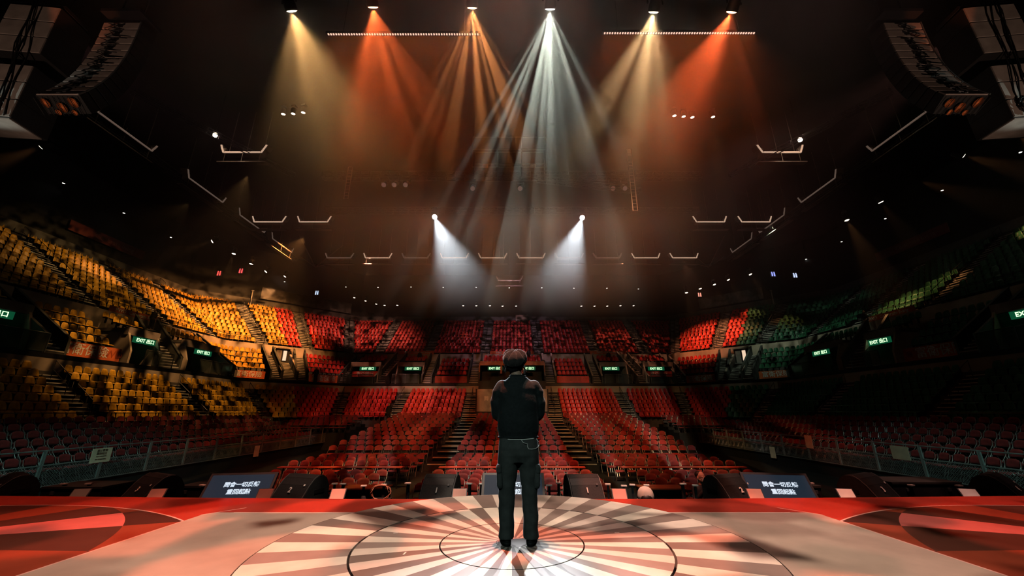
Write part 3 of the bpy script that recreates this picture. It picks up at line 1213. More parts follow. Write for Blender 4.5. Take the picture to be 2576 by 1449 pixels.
def portal(sa, sb, hdr_mat, sign_label, sign_dx=0.0, extra=None, side_w='far', signs=None):
    global door_no
    door_no += 1
    p, a, w = seg_frame(0.62, sa, sb)
    root = link('door_%d' % door_no, None, None, (p.x, p.y, ZC), (0, 0, a), kind='structure')
    depth = 2.2
    # header beam, roof slab, jambs, back wall
    MB().box((0, 0.12, 5.36), (w + 0.2, 0.30, 0.52)).obj('header_beam', hdr_mat, root)
    MB().box((0, 1.9, 5.45), (w + 0.2, 3.3, 0.22)).obj('roof_slab', M_CONC, root)
    for s in (-1, 1):
        MB().prism([(0, 3.0), (2.4, 3.0), (2.4, 5.6), (0.0, 5.3), (-0.5, 4.0), (-0.5, 3.0)], (0.14, 0, 0), (s * w / 2 - 0.07, 0, 0), (0, 1, 0), (0, 0, 1)).obj('side_wall', M_BEIGE, root)
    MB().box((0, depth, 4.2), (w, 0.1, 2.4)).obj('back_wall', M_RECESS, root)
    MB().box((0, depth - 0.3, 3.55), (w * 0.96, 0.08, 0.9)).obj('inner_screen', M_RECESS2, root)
    if extra:
        MB().box((0, 0.02, 4.25), (w * 0.98, 0.05, 0.62)).obj('sponsor_strip', extra[1], root)
        face_text(root, extra[0], 0.5, M_WHITEP, 0.0, -0.012, 4.25, bold=0.003)
    # glass balustrade on the slab edge
    e = -(0.62 - 0.44) * (10.8 if side_w == 'far' else 8.6)
    bal = thing('glass_balustrade', 'glass balustrade on the slab edge before ' + sign_label.split(' lit ')[-1], 'balustrade', (p.x, p.y, ZC), (0, 0, a), 'glass balustrades at the exits')
    npan = max(2, int(w / 1.2))
    for i in range(npan):
        x = -w / 2 + (i + 0.5) * w / npan
        MB().box((x, e, 3.55), (w / npan - 0.06, 0.02, 0.95)).obj('pane', M_GLASS, bal)
    for i in range(npan + 1):
        MB().box((-w / 2 + i * w / npan, e, 3.52), (0.04, 0.04, 1.0)).obj('post', M_GALV, bal)
    MB().tube([(-w / 2, e, 4.04), (w / 2, e, 4.04)], 0.025, 5).obj('top_rail', M_GALV, bal)
    # the sign hangs under the header
    q = Matrix.Rotation(a, 3, 'Z') @ Vector((sign_dx, 0.05, 0)) + p
    rt = thing('exit_sign', sign_label, 'sign', (q.x, q.y, ZC + 4.86), (0, 0, a), 'exit signs')
    MB().box((0, 0, 0), (1.9, 0.06, 0.40)).obj('sign_box', M_GREENS, rt)
    face_text(rt, 'EXIT 出口', 0.33, M_EXITL, 0.0, -0.036, 0.0, bold=0.008)
    return root


M_HDRP = mat('pale_header_beam', (0.60, 0.42, 0.33), 0.55)
M_HDRD = mat('grey_header_beam', (0.26, 0.21, 0.19), 0.6)
names = ['at left picture edge', 'left of the diagonal stairs, yellow side', 'right of the diagonal stairs, yellow side', 'over red strip, left of centre', 'left of the dim red banner',
         'right of the dim red banner', 'over red strip, right of centre', 'left of the diagonal stairs, green side', 'right of the diagonal stairs, green side', 'at right picture edge']
extras = {3: ('東亞銀行', M_REDBAN), 6: ('東亞銀行', M_REDBAN)}
for i, (sa, sb) in enumerate(PORTALS):
    portal(sa, sb, M_HDRP if i in (3, 6) else M_HDRD, 'green exit sign lit ' + names[i], 0.25 if i < 5 else -0.25, extras.get(i), 'far' if sa[0] == 'F' else 'side')

# centre portal: double bay, tall dark opening and the grey poster below
p, a, w = seg_frame(0.60, ('F', -3.75), ('F', 3.75))
door_no += 1
root = link('door_%d' % door_no, None, None, (p.x, p.y, ZC), (0, 0, a), kind='structure')
M_ORF = mat('orange_lit_frame', (0.75, 0.30, 0.16), 0.55)  # orange light on the frame is put into its colour
MB().box((0, 0, 5.38), (7.5, 0.25, 0.34)).obj('header_beam', M_ORF, root)
MB().box((0, 0, 5.62), (7.4, 0.25, 0.12)).obj('header_beam', M_ORF, root)
for x in (-1.25, 1.2):
    MB().box((x, 0, 4.75), (0.22, 0.2, 0.95)).obj('mullion', M_ORF, root)
for s in (-1, 1):
    MB().prism([(-0.6, 3.6), (-0.35, 3.6), (0.2, 5.5), (-0.05, 5.5)], (0.12, 0, 0), (s * 3.75 - 0.06, 0, 0), (0, 1, 0), (0, 0, 1)).obj('jamb', M_ORF, root)
    MB().box((s * 3.72, 1.2, 3.7), (0.1, 2.4, 3.6)).obj('side_wall', M_RECESS, root)
MB().box((0, 1.9, 5.45), (7.6, 3.3, 0.22)).obj('roof_slab', M_CONC, root)
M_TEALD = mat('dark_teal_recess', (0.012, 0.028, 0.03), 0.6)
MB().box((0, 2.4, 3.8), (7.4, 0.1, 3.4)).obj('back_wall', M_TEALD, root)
MB().box((0, -2.9, 2.75), (7.2, 0.1, 1.0)).obj('front_panel', M_TEALD, root)
for x, nm in ((-1.95, 'centre portal, left bay'), (1.85, 'centre portal, right bay')):
    rt = thing('exit_sign', 'green exit sign lit in the ' + nm, 'sign', (p.x + x, p.y, ZC + 4.86), (0, 0, a), 'exit signs')
    MB().box((0, 0, 0), (1.7, 0.06, 0.40)).obj('sign_box', M_GREENS, rt)
    face_text(rt, 'EXIT 出口', 0.33, M_EXITL, 0.0, -0.036, 0.0, bold=0.008)


def poster_mat(name, a, b, sc):
    m = bpy.data.materials.new(name)
    m.use_nodes = True
    nt = m.node_tree
    V.nt = nt
    tc = nt.nodes.new('ShaderNodeTexCoord')
    n = nt.nodes.new('ShaderNodeTexNoise')
    n.inputs['Scale'].default_value = sc
    n.inputs['Detail'].default_value = 5
    n.inputs['Distortion'].default_value = 1.2
    nt.links.new(tc.outputs['Object'], n.inputs['Vector'])
    mr = nt.nodes.new('ShaderNodeMapRange')
    mr.inputs[1].default_value, mr.inputs[2].default_value = 0.35, 0.65
    nt.links.new(n.outputs['Fac'], mr.inputs[0])
    c = vmix(V(mr.outputs[0]), a, b)
    nt.links.new(c.s, nt.nodes['Principled BSDF'].inputs['Base Color'])
    nt.nodes['Principled BSDF'].inputs['Roughness'].default_value = 0.5
    return m


M_POST = poster_mat('grey_cloudy_print', (0.12, 0.12, 0.12), (0.50, 0.49, 0.47), 0.55)
rt = thing('poster', 'large grey cloudy poster on the wall behind the performer', 'poster', (0, 40.6, ZC + 1.15))
MB().box((0, 0, 0), (7.0, 0.06, 2.15)).obj('poster_sheet', M_POST, rt)
face_text(rt, '舞', 0.5, M_WHITEP, -2.55, -0.04, 0.15)
mb = MB().box((0, 41.3, ZC + 0.3), (7.3, 1.2, 3.9))
structure('wall_pit', mb, M_TEALD)

# side cheeks and front wall of the blocks between the exits
for i, (sa, sb) in enumerate(MID_BLOCKS):
    mb = MB()
    prev = 0.62
    for k, (f, zr) in enumerate(MIDROWS):
        fn = f + 0.045
        a0, a1 = station(prev, sa), station(prev, sb)
        b0, b1 = station(fn, sa), station(fn, sb)
        n = 6
        for j in range(n):
            q = []
            for ff, sA, sB in ((prev, a0, a1), (fn, b0, b1)):
                q.append([along(ff, sA + (sB - sA) * (j + e) / n)[0] for e in (0, 1)])
            ring = [q[0][0], q[0][1], q[1][1], q[1][0]]
            mb.hexa([Vector((v.x, v.y, ZC + 3.0)) for v in ring] + [Vector((v.x, v.y, ZC + zr)) for v in ring])
        prev = fn
    structure('block_slab', mb, M_CONC)

# stairs climbing from the walkway to the upper tier (slanting, with solid parapets)
M_PARA = mat('parapet_cap', (0.50, 0.40, 0.32), 0.6)


def slant_stairs(pa, pb, w, n, label, wall=M_RECESS2, cap=M_PARA, door=False):
    pa, pb = Vector(pa), Vector(pb)
    root = thing('concourse_stairs', label, 'stairs', group='stairs on the concourse')
    d = pb - pa
    flat = Vector((d.x, d.y, 0)).normalized()
    sd = Vector((-flat.y, flat.x, 0)) * -1
    steps, nose = MB(), MB()
    for k in range(n):
        a = pa + d * (k / n)
        b = pa + d * ((k + 1) / n)
        z = b.z
        ring = [a - sd * w / 2, a + sd * w / 2, Vector((b.x, b.y, 0)) + sd * w / 2, Vector((b.x, b.y, 0)) - sd * w / 2]
        steps.hexa([Vector((v.x, v.y, a.z - 0.25)) for v in ring] + [Vector((v.x, v.y, z)) for v in ring])
        nr = [a - sd * w / 2, a + sd * w / 2, a + sd * w / 2 + flat * 0.1, a - sd * w / 2 + flat * 0.1]
        nose.hexa([Vector((v.x, v.y, z - 0.05)) - flat * .012 for v in nr] + [Vector((v.x, v.y, z + 0.01)) - flat * .012 for v in nr])
    steps.obj('steps', M_STEP, root)
    nose.obj('nosing', M_NOSE, root)
    for s in (-1, 1):
        o = sd * s * (w / 2 + 0.08)
        mb = MB()
        t = flat * 0
        u = sd * 0.07
        e = Vector((0, 0, 0.95))
        f = Vector((0, 0, 0.35))
        A, B = pa + o, pb + o
        mb.hexa([A - u - f, A + u - f, B + u - f, B - u - f, A - u + e, A + u + e, B + u + e, B - u + e])
        mb.obj('parapet', wall, root)
        mb = MB()
        g = Vector((0, 0, 1.03))
        mb.hexa([A - u * 1.3 + e, A + u * 1.3 + e, B + u * 1.3 + e, B - u * 1.3 + e, A - u * 1.3 + g, A + u * 1.3 + g, B + u * 1.3 + g, B - u * 1.3 + g])
        mb.obj('parapet_cap', cap, root)
    return root


for sg, nm, sd in ((-1, 'left', 'L'), (1, 'right', 'R')):
    slant_stairs((sg * 15.0, 45.6, ZC + 3.0), (sg * 13.9, 49.6, ZC + 6.3), 1.3, 14, 'slanting stairs between two exits, %s of centre' % nm)
    slant_stairs((sg * 25.4, 29.4, ZC + 3.0), (sg * 29.2, 30.6, ZC + 6.3), 1.3, 14, 'dark slanting stairs between the %s side exits' % nm, M_RECESS2, M_RECESS2)
    c0 = along(0.47, station(0.47, ('l' if sg < 0 else 'r', 0.39)))
    c1 = along(0.945, station(0.945, ('l' if sg < 0 else 'r', 0.39)))
    slant_stairs((c0[0].x, c0[0].y, ZC + 3.03), (c1[0].x, c1[0].y, ZC + 5.2), 1.35, 12, 'corner stairs up to a lit doorway, %s corner' % nm)
    # side flights
    for q, w in ((0.27, 0.9), (0.51, 0.9)):
        d0 = along(0.47, station(0.47, ('l' if sg < 0 else 'r', q)))[0]
        d1 = along(0.94, station(0.94, ('l' if sg < 0 else 'r', q)))[0]
        slant_stairs((d0.x, d0.y, ZC + 3.03), (d1.x, d1.y, ZC + 5.9), w, 14, 'narrow flight %s the corner stairs, %s corner' % ('outside' if q < .3 else 'inside', nm), M_RECESS2, M_RECESS2)
    # lit doorway at the top
    door_no += 1
    ang = math.atan2(c1[1].y, c1[1].x)
    root = link('door_%d' % door_no, None, None, (c1[0].x, c1[0].y, ZC + 5.2), (0, 0, ang), kind='structure')
    MB().box((0, 0.2, 0.75), (1.5, 0.06, 1.7)).obj('doorway_panel', M_RECESS, root)
    MB().box((0.25, 0.15, 0.85), (0.35, 0.04, 1.1)).obj('lit_panel', emat('warm_door_light', (1.0, 0.72, 0.5), 0.9), root)
    MB().box((-0.35, 0.14, 0.75), (0.5, 0.05, 1.3)).obj('door_leaf', mat('door_leaf_grey', (0.25, 0.22, 0.2), 0.5), root)
    MB().box((0, 0.1, 1.68), (1.7, 0.2, 0.14)).obj('lintel', M_BEIGE, root)
    # stairs beside the blocks on the far side
    for x, w in ((sg * 4.35, 1.0), (sg * 9.65, 0.9), (sg * 19.1, 0.8)):
        slant_stairs((x, 45.2, ZC + 3.0), (x, 49.6, ZC + 6.1), w, 14, 'narrow concourse flight, %s from centre, %s half' % ('first' if abs(x) < 5 else 'second' if abs(x) < 12 else 'third', nm), M_RECESS2, M_PARA if sg > 0 else M_RECESS2)
    x = ctrl(0.62)[0]
    for y, k in ((21.4, 'before'), (35.45, 'behind')):
        slant_stairs((sg * (x - 1.4), y, ZC + 3.0), (sg * (x + 2.8), y, ZC + 6.0), 0.5 if y > 30 else 0.9, 14, 'narrow side flight %s the %s exits' % (k, nm), M_RECESS2, M_RECESS2)

# ------------------------------------------------------------------ platforms on the arena floor
M_DECK = mat('platform_black', (0.014, 0.016, 0.016), 0.55, scale=2)
mb = MB()
M_RNOSE = mat('platform_nosing', (0.36, 0.36, 0.31), 0.6)
plat = None
for k, y in enumerate(RISER):
    z = riser_z(y)
    if z <= 0.01:
        z = 0.02
    o = MB().box((0, y - 0.05, z / 2), (21.4, 1.44, z))
    st = structure('platform_slab', o, M_DECK)
    for sx in (-1, 1):
        MB().box((sx * 3.85, y - 0.775, z - 0.02), (1.3, 0.03, 0.05)).obj('nosing', M_RNOSE, st)
        if k:
            MB().box((sx * 3.85, y - 0.9, z - 0.075), (1.3, 0.28, 0.02)).obj('half_step', M_DECK, st)
for sx in (-1, 1):
    for k, (x, z) in enumerate(SIDE_ROWS):
        xin = x - 0.45
        xw = 0.88 if k < 5 else 1.0
        structure('platform_slab', MB().box((sx * (xin + xw / 2), 20.8, z / 2), (xw, 27.0, z)), M_DECK)
    for k in range(4):
        structure('platform_slab', MB().box((sx * 17.2, 35.2 + k * 1.15 + 0.02, (1.3 + .2 * k) / 2), (6.6, 1.14, 1.3 + .2 * k)), M_DECK)


# ------------------------------------------------------------------ mesh fences before the side platforms
M_FENCE = mat('fence_frame_grey', (0.30, 0.33, 0.32), 0.5, 0.5)


def fence_panel(w, h, step):
    """diamond wire mesh in the plane y, z (x = 0), origin lower corner"""
    mb = MB()
    t = 0.006
    n = int((w + h) / step) + 1
    for k in range(n):
        for sl in (1, -1):
            a = k * step - (h if sl > 0 else 0)
            if sl > 0:
                p, q = (a, 0), (a + h, h)
            else:
                p, q = (a, 0), (a - h, h)
            # clip to 0..w
            def clip(p, q):
                (y0, z0), (y1, z1) = p, q
                if y1 == y0:
                    return None
                out = []
                ts = [0.0, 1.0]
                for lim in (0, w):
                    u = (lim - y0) / (y1 - y0)
                    if 0 < u < 1:
                        ts.append(u)
                ts.sort()
                for i in range(len(ts) - 1):
                    m = (ts[i] + ts[i + 1]) / 2
                    ym = y0 + (y1 - y0) * m
                    if 0 <= ym <= w and ts[i + 1] - ts[i] > 1e-6:
                        return [(y0 + (y1 - y0) * u, z0 + (z1 - z0) * u) for u in (ts[i], ts[i + 1])]
                return None
            r = clip(p, q)
            if r:
                mb.bar((0.003 * sl, r[0][0], r[0][1]), (0.003 * sl, r[1][0], r[1][1]), t)
    return mb


FH = 0.66
fp_mesh = fence_panel(2.0, FH, 0.085).mesh('wire_mesh', M_FENCE)
M_NOTICE = mat('cream_notice', (0.66, 0.60, 0.42), 0.6)
M_NOTTXT = mat('notice_print', (0.10, 0.09, 0.06), 0.6)
M_YELTAPE = mat('yellow_tape', (0.55, 0.55, 0.20), 0.5)
for sx, nm in ((-1, 'left'), (1, 'right')):
    x = sx * 15.45
    for i in range(15):
        y = 6.0 + i * 2.0
        root = thing('mesh_fence_panel', 'grey wire mesh fence panel, %s from the picture edge, %s side platform' % (ordinal(i + 1), nm), 'fence', (x, y, 0.62), group='fence panels along the side platforms')
        link('wire_mesh', fp_mesh, root, (0, 0.0, 0.0))
        MB().bar((0, 0, 0), (0, 2.0, 0), 0.035).obj('bottom_rail', M_FENCE, root)
        MB().bar((0, 0, FH), (0, 2.0, FH), 0.04).obj('middle_rail', M_FENCE, root)
        MB().tube([(0, 0, 1.12), (0, 2.0, 1.12)], 0.024, 6).obj('top_rail', M_FENCE, root)
        for yy in (0.03, 1.97):
            MB().bar((0, yy, -0.02), (0, yy, 1.12), 0.045).obj('post', M_YELTAPE if (i == 3 and yy < 1) else M_FENCE, root)
    for y, z, m, txt in ((15.9, 1.42, M_NOTICE, True), (25.5, 0.72, M_NOTICE, False)) if sx < 0 else ((16.8, 1.42, mat('plain_card', (0.42, 0.34, 0.24), 0.6), False), (25.0, 0.70, M_NOTICE, False), (21.8, 1.5, M_NOTICE, False)):
        rt = thing('notice_board', '%s notice tied to the %s mesh fence, %s one' % ('cream printed' if txt else 'plain card', nm, 'nearest' if y < 18 else 'middle' if y < 23 else 'farthest'), 'notice', (x - sx * 0.04, y, z), (0, 0, sx * -PI / 2), 'notices on the fences')
        big = y < 18
        MB().box((0, 0, 0), (0.75 if big else 0.5, 0.012, 0.5 if big else 0.62)).obj('card', m, rt)
        if txt:
            for k, (s, b) in enumerate(((0.10, '禁止攀爬'), (0.10, '請勿站立'), (0.06, 'NO CLIMBING'), (0.06, 'NO STANDING'))):
                face_text(rt, b, s, M_NOTTXT, 0, -0.01, 0.16 - 0.1 * k)

# ------------------------------------------------------------------ trusses under the roof
M_TRUSS = mat('truss_alloy', (0.10, 0.10, 0.10), 0.45, 0.6)


def truss(name, label, pa, pb, w=0.42, cat='truss', group='lighting trusses', bay=0.6, m=None, flat=False):
    pa, pb = Vector(pa), Vector(pb)
    m = m or M_TRUSS
    d = (pb - pa)
    L = d.length
    d.normalize()
    s = d.cross(Vector((0, 0, 1)))
    if s.length < 0.1:
        s = Vector((1, 0, 0))
    s.normalize()
    u = s.cross(d)
    root = thing(name, label, cat, group=group)
    offs = ((-1, 0), (1, 0)) if flat else ((-1, -1), (1, -1), (1, 1), (-1, 1))
    C = [s * (a * w / 2) + u * (b * w / 2) for a, b in offs]
    for c in C:
        MB().tube([pa + c, pb + c], 0.026, 6).obj('chord', m, root)
    mb = MB()
    n = max(1, int(L / bay))
    for k in range(n + 1):
        p = pa + d * (L * k / n)
        q = pa + d * (L * min(k + 1, n) / n)
        for i in range(len(C)):
            j = (i + 1) % len(C)
            if flat and i == 1:
                continue
            mb.tube([p + C[i], p + C[j]], 0.014, 4)
            if not flat and k < n:
                mb.tube([p + C[i], q + C[j]], 0.012, 4)
    mb.obj('lattice', m, root)
    return root


RIGZ = ZC + 12.35
truss('lighting_truss', 'front lighting truss over the stage holding six beam lamps', (-9, 8.9, RIGZ + 0.85), (9, 8.9, RIGZ + 0.85))
truss('lighting_truss', 'dark truss across the hall carrying the two follow spots', (-15, 28.2, ZC + 15.5), (15, 28.2, ZC + 15.5))
truss('lighting_truss', 'dim middle truss below the hanging frame', (-12, 21.6, ZC + 14.35), (12, 21.6, ZC + 14.35))
truss('lighting_truss', 'short truss sloping away right of the hanging frame', (1.5, 20.5, ZC + 13.4), (8.2, 22.0, ZC + 13.5), 0.3)
p0, p1 = at_y(1583, 375, 18), at_y(1597, 530, 18)
truss('cable_ladder', 'narrow hanging ladder frame right of the centre', (6.35, 18, p1.z), (6.35, 18, p0.z), 0.24, 'ladder', 'hanging ladders', 0.2, mat('ladder_steel', (0.42, 0.36, 0.34), 0.45, 0.2), True)
p0, p1 = at_y(826, 420, 20), at_y(800, 500, 20)
truss('cable_ladder', 'narrow hanging ladder frame left of the centre', (-9.6, 20, p1.z), (-9.6, 20, p0.z), 0.24, 'ladder', 'hanging ladders', 0.2, mat('ladder_steel', (0.42, 0.36, 0.34), 0.45, 0.2), True)
# hanging frame of bars in the middle of the roof
root = thing('hanging_frame', 'hanging frame of thin bars high above the audience centre', 'frame')
a, b = at_y(1190, 345, 22), at_y(1375, 420, 22)
for i in range(4):
    x = a.x + (b.x - a.x) * i / 3
    MB().bar((x, 22, b.z), (x, 22, a.z), 0.05).obj('upright', M_GALV, root)
    MB().bar((x, 23.6, b.z), (x, 23.6, a.z), 0.05).obj('upright', M_GALV, root)
for z in (b.z, (a.z + b.z) / 2 + 0.2, a.z):
    for y in (22, 23.6):
        MB().bar((a.x, y, z), (b.x, y, z), 0.05).obj('cross_bar', M_GALV, root)
for i in range(4):
    x = a.x + (b.x - a.x) * i / 3
    MB().bar((x, 22.8, a.z), (x, 22.8, ZC + 20.4), 0.02).obj('hanger', M_GALV, root)
for (px, py, c) in ((1221, 417, (0.6, 0.25, 0.15)), (1341, 417, (0.75, 0.72, 0.65))):
    q = at_y(px, py, 21.9)
    rt = thing('driver_box', 'small %s box on the hanging frame' % ('orange' if px < 1300 else 'pale'), 'box', q)
    MB().box((0, 0, 0), (0.34, 0.2, 0.17)).obj('box_body', mat('driver_box_%d' % px, c, 0.5), rt)
    MB().box((0, -0.11, 0.0), (0.3, 0.02, 0.12)).obj('box_plate', mat('driver_box_%d' % px, c, 0.5), rt)


# ------------------------------------------------------------------ lamps
def lamp_meshes():
    R = Matrix.Rotation(PI, 3, 'X')
    head = MB().lathe([(0.10, 0.30), (0.16, 0.26), (0.17, 0.05), (0.19, -0.16), (0.185, -0.22)], 14)
    yoke = MB().tube([(-0.24, 0, 0.0), (-0.24, 0, 0.34), (0.24, 0, 0.34), (0.24, 0, 0.0)], 0.03, 5)
    base = MB().box((0, 0, 0.44), (0.36, 0.3, 0.16)).box((0, 0, 0.58), (0.1, 0.12, 0.14))
    lens = MB().lathe([(0.15, -0.225), (0.11, -0.245), (0.02, -0.252)], 14)
    return head, yoke, base, lens


HEAD, YOKE, BASE, LENS = lamp_meshes()
LM = {'head': HEAD.mesh('lamp_head', M_BLACKM, True), 'yoke': YOKE.mesh('yoke', M_BLACKM), 'base': BASE.mesh('lamp_base', M_BLACKM)}
LENSM = {}


def lens_mesh(key, color, strength):
    if key not in LENSM:
        LENSM[key] = LENS.mesh('lens', emat('lens_' + key, color, strength), True)
    return LENSM[key]


def moving_head(loc, target, key, color, strength, label, group, power=None, lcol=None, angle=30, blend=0.4, gobo=None, scale=1.0, radius=0.06, parts=True):
    loc = Vector(loc)
    d = (Vector(target) - loc).normalized()
    az = math.atan2(d.x, -d.y)
    root = thing('spot_lamp', label, 'lamp', loc, (0, 0, az), group)
    root.scale = (scale,) * 3
    tilt = math.atan2(math.hypot(d.x, d.y), -d.z)
    h = link('lamp_head', LM['head'], root, (0, 0, 0), (-tilt, 0, 0))
    link('lens', lens_mesh(key, color, strength), h)
    if parts:
        link('yoke', LM['yoke'], root)
        link('lamp_base', LM['base'], root)
    if power:
        spot('lamp_beam', loc + d * (0.27 * scale), target, lcol or color, power, angle, blend, radius, gobo)
    return root


RIG = [  # px, py, lens key, lens colour, beam colour, power, name, target
    (727, 6, 'warm', (1.0, 0.72, 0.45), (1.0, 0.52, 0.17), 1.35, 'amber beam lamp, leftmost on the front truss', (-5.6, 18.5, ZC + 4.0)),
    (935, -4, 'red', (1.0, 0.32, 0.16), (1.0, 0.14, 0.03), 1.1, 'red beam lamp, second from left on the front truss', (-4.2, 18.5, ZC + 4.0)),
    (1187, -2, 'orange', (1.0, 0.55, 0.3), (1.0, 0.33, 0.09), 1.0, 'orange beam lamp left of the white one on the front truss', (-1.4, 18.5, ZC + 4.0)),
    (1385, 1, 'white', (1.0, 1.0, 0.95), (0.92, 1.0, 0.82), 1.55, 'white beam lamp, brightest on the front truss', (1.2, 18.5, ZC + 4.0)),
    (1648, 9, 'yellow', (1.0, 0.84, 0.6), (1.0, 0.60, 0.26), 1.3, 'pale yellow beam lamp right of the white one', (3.9, 18.5, ZC + 4.0)),
    (1847, 9, 'red', (1.0, 0.32, 0.16), (1.0, 0.12, 0.03), 1.5, 'red beam lamp, rightmost on the front truss', (5.6, 18.5, ZC + 4.0))]
RIGP = 6600.0
for i, (px, py, key, lc, bc, pw, nm, tg) in enumerate(RIG):
    q = at_z(px, py, RIGZ)
    moving_head(q, tg, key, lc, 26.0, nm, 'beam lamps on the front truss', RIGP * pw, bc, 82, 0.8,
                dict(sx=13.0, sy=0.7, lo=0.49, hi=0.60, seed=3.7 * i, detail=0.0), 1.0, 0.04)

# follow spots aimed at the performer from across the hall
for px, py, sg, nm in ((1093, 545, -1, 'left'), (1465, 547, 1, 'right')):
    q = at_y(px, py, 28.0)
    moving_head(q, (0.03, 4.4, ZC - 0.02), 'follow', (0.9, 0.96, 1.0), 40.0, 'white follow spot on the back truss, %s one' % nm, 'follow spots', 80000, (0.84, 0.93, 1.0), 4.1, 0.75, None, 1.25, 0.05)

# LED battens
M_LED = emat('led_cells', (1.0, 0.55, 0.42), 1.7)
for xa, ya, xb, yb, nm in ((825, 89, 1205, 85, 'left'), (1518, 83, 1898, 85, 'right')):
    a, b = at_z(xa, ya, ZC + 12.9), at_z(xb, yb, ZC + 12.9)
    a.y = b.y = (a.y + b.y) / 2
    root = thing('led_batten', 'long dotted LED batten above the haze, %s one' % nm, 'light bar', (a + b) / 2, group='LED battens')
    L = (b - a).length
    MB().box((0, 0, 0.05), (L + 0.1, 0.12, 0.1)).obj('housing', M_BLACKM, root)
    mb = MB()
    n = 59
    for k in range(n):
        x = -L / 2 + L * (k + 0.5) / n
        mb.box((x, -0.02, -0.012), (0.045, 0.055, 0.03))
    mb.obj('cells', M_LED, root)
    for s in (-1, 1):
        MB().bar((s * L * 0.4, 0, 0.1), (s * L * 0.4, 0, 7.4), 0.015).obj('hanger', M_BLACKM, root)
    al = bpy.data.lights.new('batten_light', 'AREA')
    al.shape = 'RECTANGLE'
    al.size, al.size_y = L, 0.08
    al.color = (1.0, 0.17, 0.03)
    al.energy = 80
    al.spread = math.radians(110)
    lo = link('batten_light', al)
    c = (a + b) / 2
    lo.location = c + Vector((0, 0, -0.04))
    lo.rotation_euler = (Vector((0, 0.55, -1))).to_track_quat('-Z', 'Y').to_euler()

# lamps on the ring catwalk and the ceiling
WARM = (1.0, 0.80, 0.60)
ORBEAM = (1.0, 0.42, 0.14)
SIDE_LAMPS = [(116, 366, (-8, -2, -7), 1.4), (541, 605, (-8, -6, -7.5), 0.5), (590, 633, (-0.5, -1, -9), 0.9), (634, 659, (-1.2, -0.5, -9), 0.9), (673, 680, (-4, -3, -7), 0.8), (720, 692, (-4, -2, -7), 0.5),
              (2127, 548, (1.3, -1, -9), 1.2), (2300, 453, (8, -1.5, -4.5), 0.9), (2411, 389, (8, -3, -6.0), 1.3), (2551, 310, (2.5, 0, -9), 1.2), (2211, 502, (3, 0, -8), 0.3),
              (1885, 686, (2, -2, -8), 0.4), (1830, 700, (2.2, -2, -8), 0.45), (1795, 712, (1.5, -2, -8), 0.4), (1760, 722, (1, -1, -8), 0.3), (1726, 732, (0, -1, -8), 0.3)]
SLK = 5600.0
for i, (px, py, dv, pw) in enumerate(SIDE_LAMPS):
    q = at_z(px, py, ZC + 16.4)
    if q.y > 46:
        q = at_y(px, py, 49.5)
    lab = 'warm ring lamp with a soft beam, %s from left' % ordinal(sorted(s[0] for s in SIDE_LAMPS).index(px) + 1)
    moving_head(q, q + Vector(dv), 'ring', WARM, 9.0, lab, 'ring lamps over the side stands', SLK * pw, ORBEAM, 30, 0.8, None, 1.15, 0.15)
FAR = [(892, 746), (920, 754), (947, 762), (968, 765), (1000, 765), (1165, 766), (1198, 766), (1232, 766), (1264, 767), (1298, 767), (1462, 767), (1495, 767), (1527, 767), (1560, 766), (1593, 766)]
for i, (px, py) in enumerate(FAR):
    q = at_y(px, py, 54.5)
    moving_head(q, q + Vector((0.8 if i > 4 else -0.3, -1.0, -8)), 'ring', WARM, 9.0, 'small lamp in the far row, %s from left' % ordinal(i + 1), 'far row of lamps above the red seats', 900 if i % 2 else None, (1.0, 0.6, 0.4), 20, 0.7, None, 0.85, 0.12)
ROOFL = [(713, 281, 0.5), (738, 280, 1), (763, 277, 1), (1696, 285, 1), (1719, 287, 0.9), (1741, 289, 0.5), (1793, 288, 1)]
for i, (px, py, pw) in enumerate(ROOFL):
    q = at_z(px, py, ZC + 14.6)
    moving_head(q, q + Vector((0.2, 1.2, -8)), 'ring', WARM, 9.0, 'lamp in a small roof cluster, %s from left' % ordinal(i + 1), 'roof clusters of lamps', 700 * pw, ORBEAM, 17, 0.7, None, 0.62, 0.08)
# unlit heads on the middle truss, lenses glowing faintly for reflected pink light
for i, px in enumerate((968, 994, 1022, 1190, 1308, 1540, 1570)):
    q = at_y(px, 463 if px < 1100 else 472, 21.6)
    moving_head(q, q + Vector((0, -4, -4)), 'off', (0.9, 0.5, 0.4), 0.10, 'unlit lamp head on the middle truss, %s from left' % ordinal(i + 1), 'unlit lamp heads')
DOTS = [(160, 461), (312, 536), (430, 597), (716, 709), (590, 679), (2370, 479), (2227, 550), (2117, 608), (2028, 652), (1950, 686), (870, 722), (951, 723), (1034, 722), (1115, 723), (1198, 723), (1281, 724), (1363, 724), (1444, 725), (1527, 725), (1606, 727), (2567, 383)]
dm = MB().lathe([(0.11, 0.0), (0.10, 0.03), (0.06, 0.10)], 10).mesh('downlight_can', M_BLACKM)
dl = MB().lathe([(0.085, -0.012), (0.02, -0.02)], 10).mesh('downlight_lens', emat('downlight_lens', (1.0, 0.95, 0.85), 6.0))
for i, (px, py) in enumerate(DOTS):
    q = at_z(px, py, ZC + 18.0)
    if q.y > 50:
        q = at_y(px, py, 50)
    o = link('ceiling_downlight', dm, None, q, (0, 0, 0), 'tiny round ceiling light, %s from the left' % ordinal(sorted(d[0] for d in DOTS).index(px) + 1), 'light', 'tiny ceiling lights')
    link('lens', dl, o)
    MB().bar((0, 0, 0.08), (0, 0, ZC + 20.5 - q.z), 0.02).obj('stem', M_BLACKM, o)

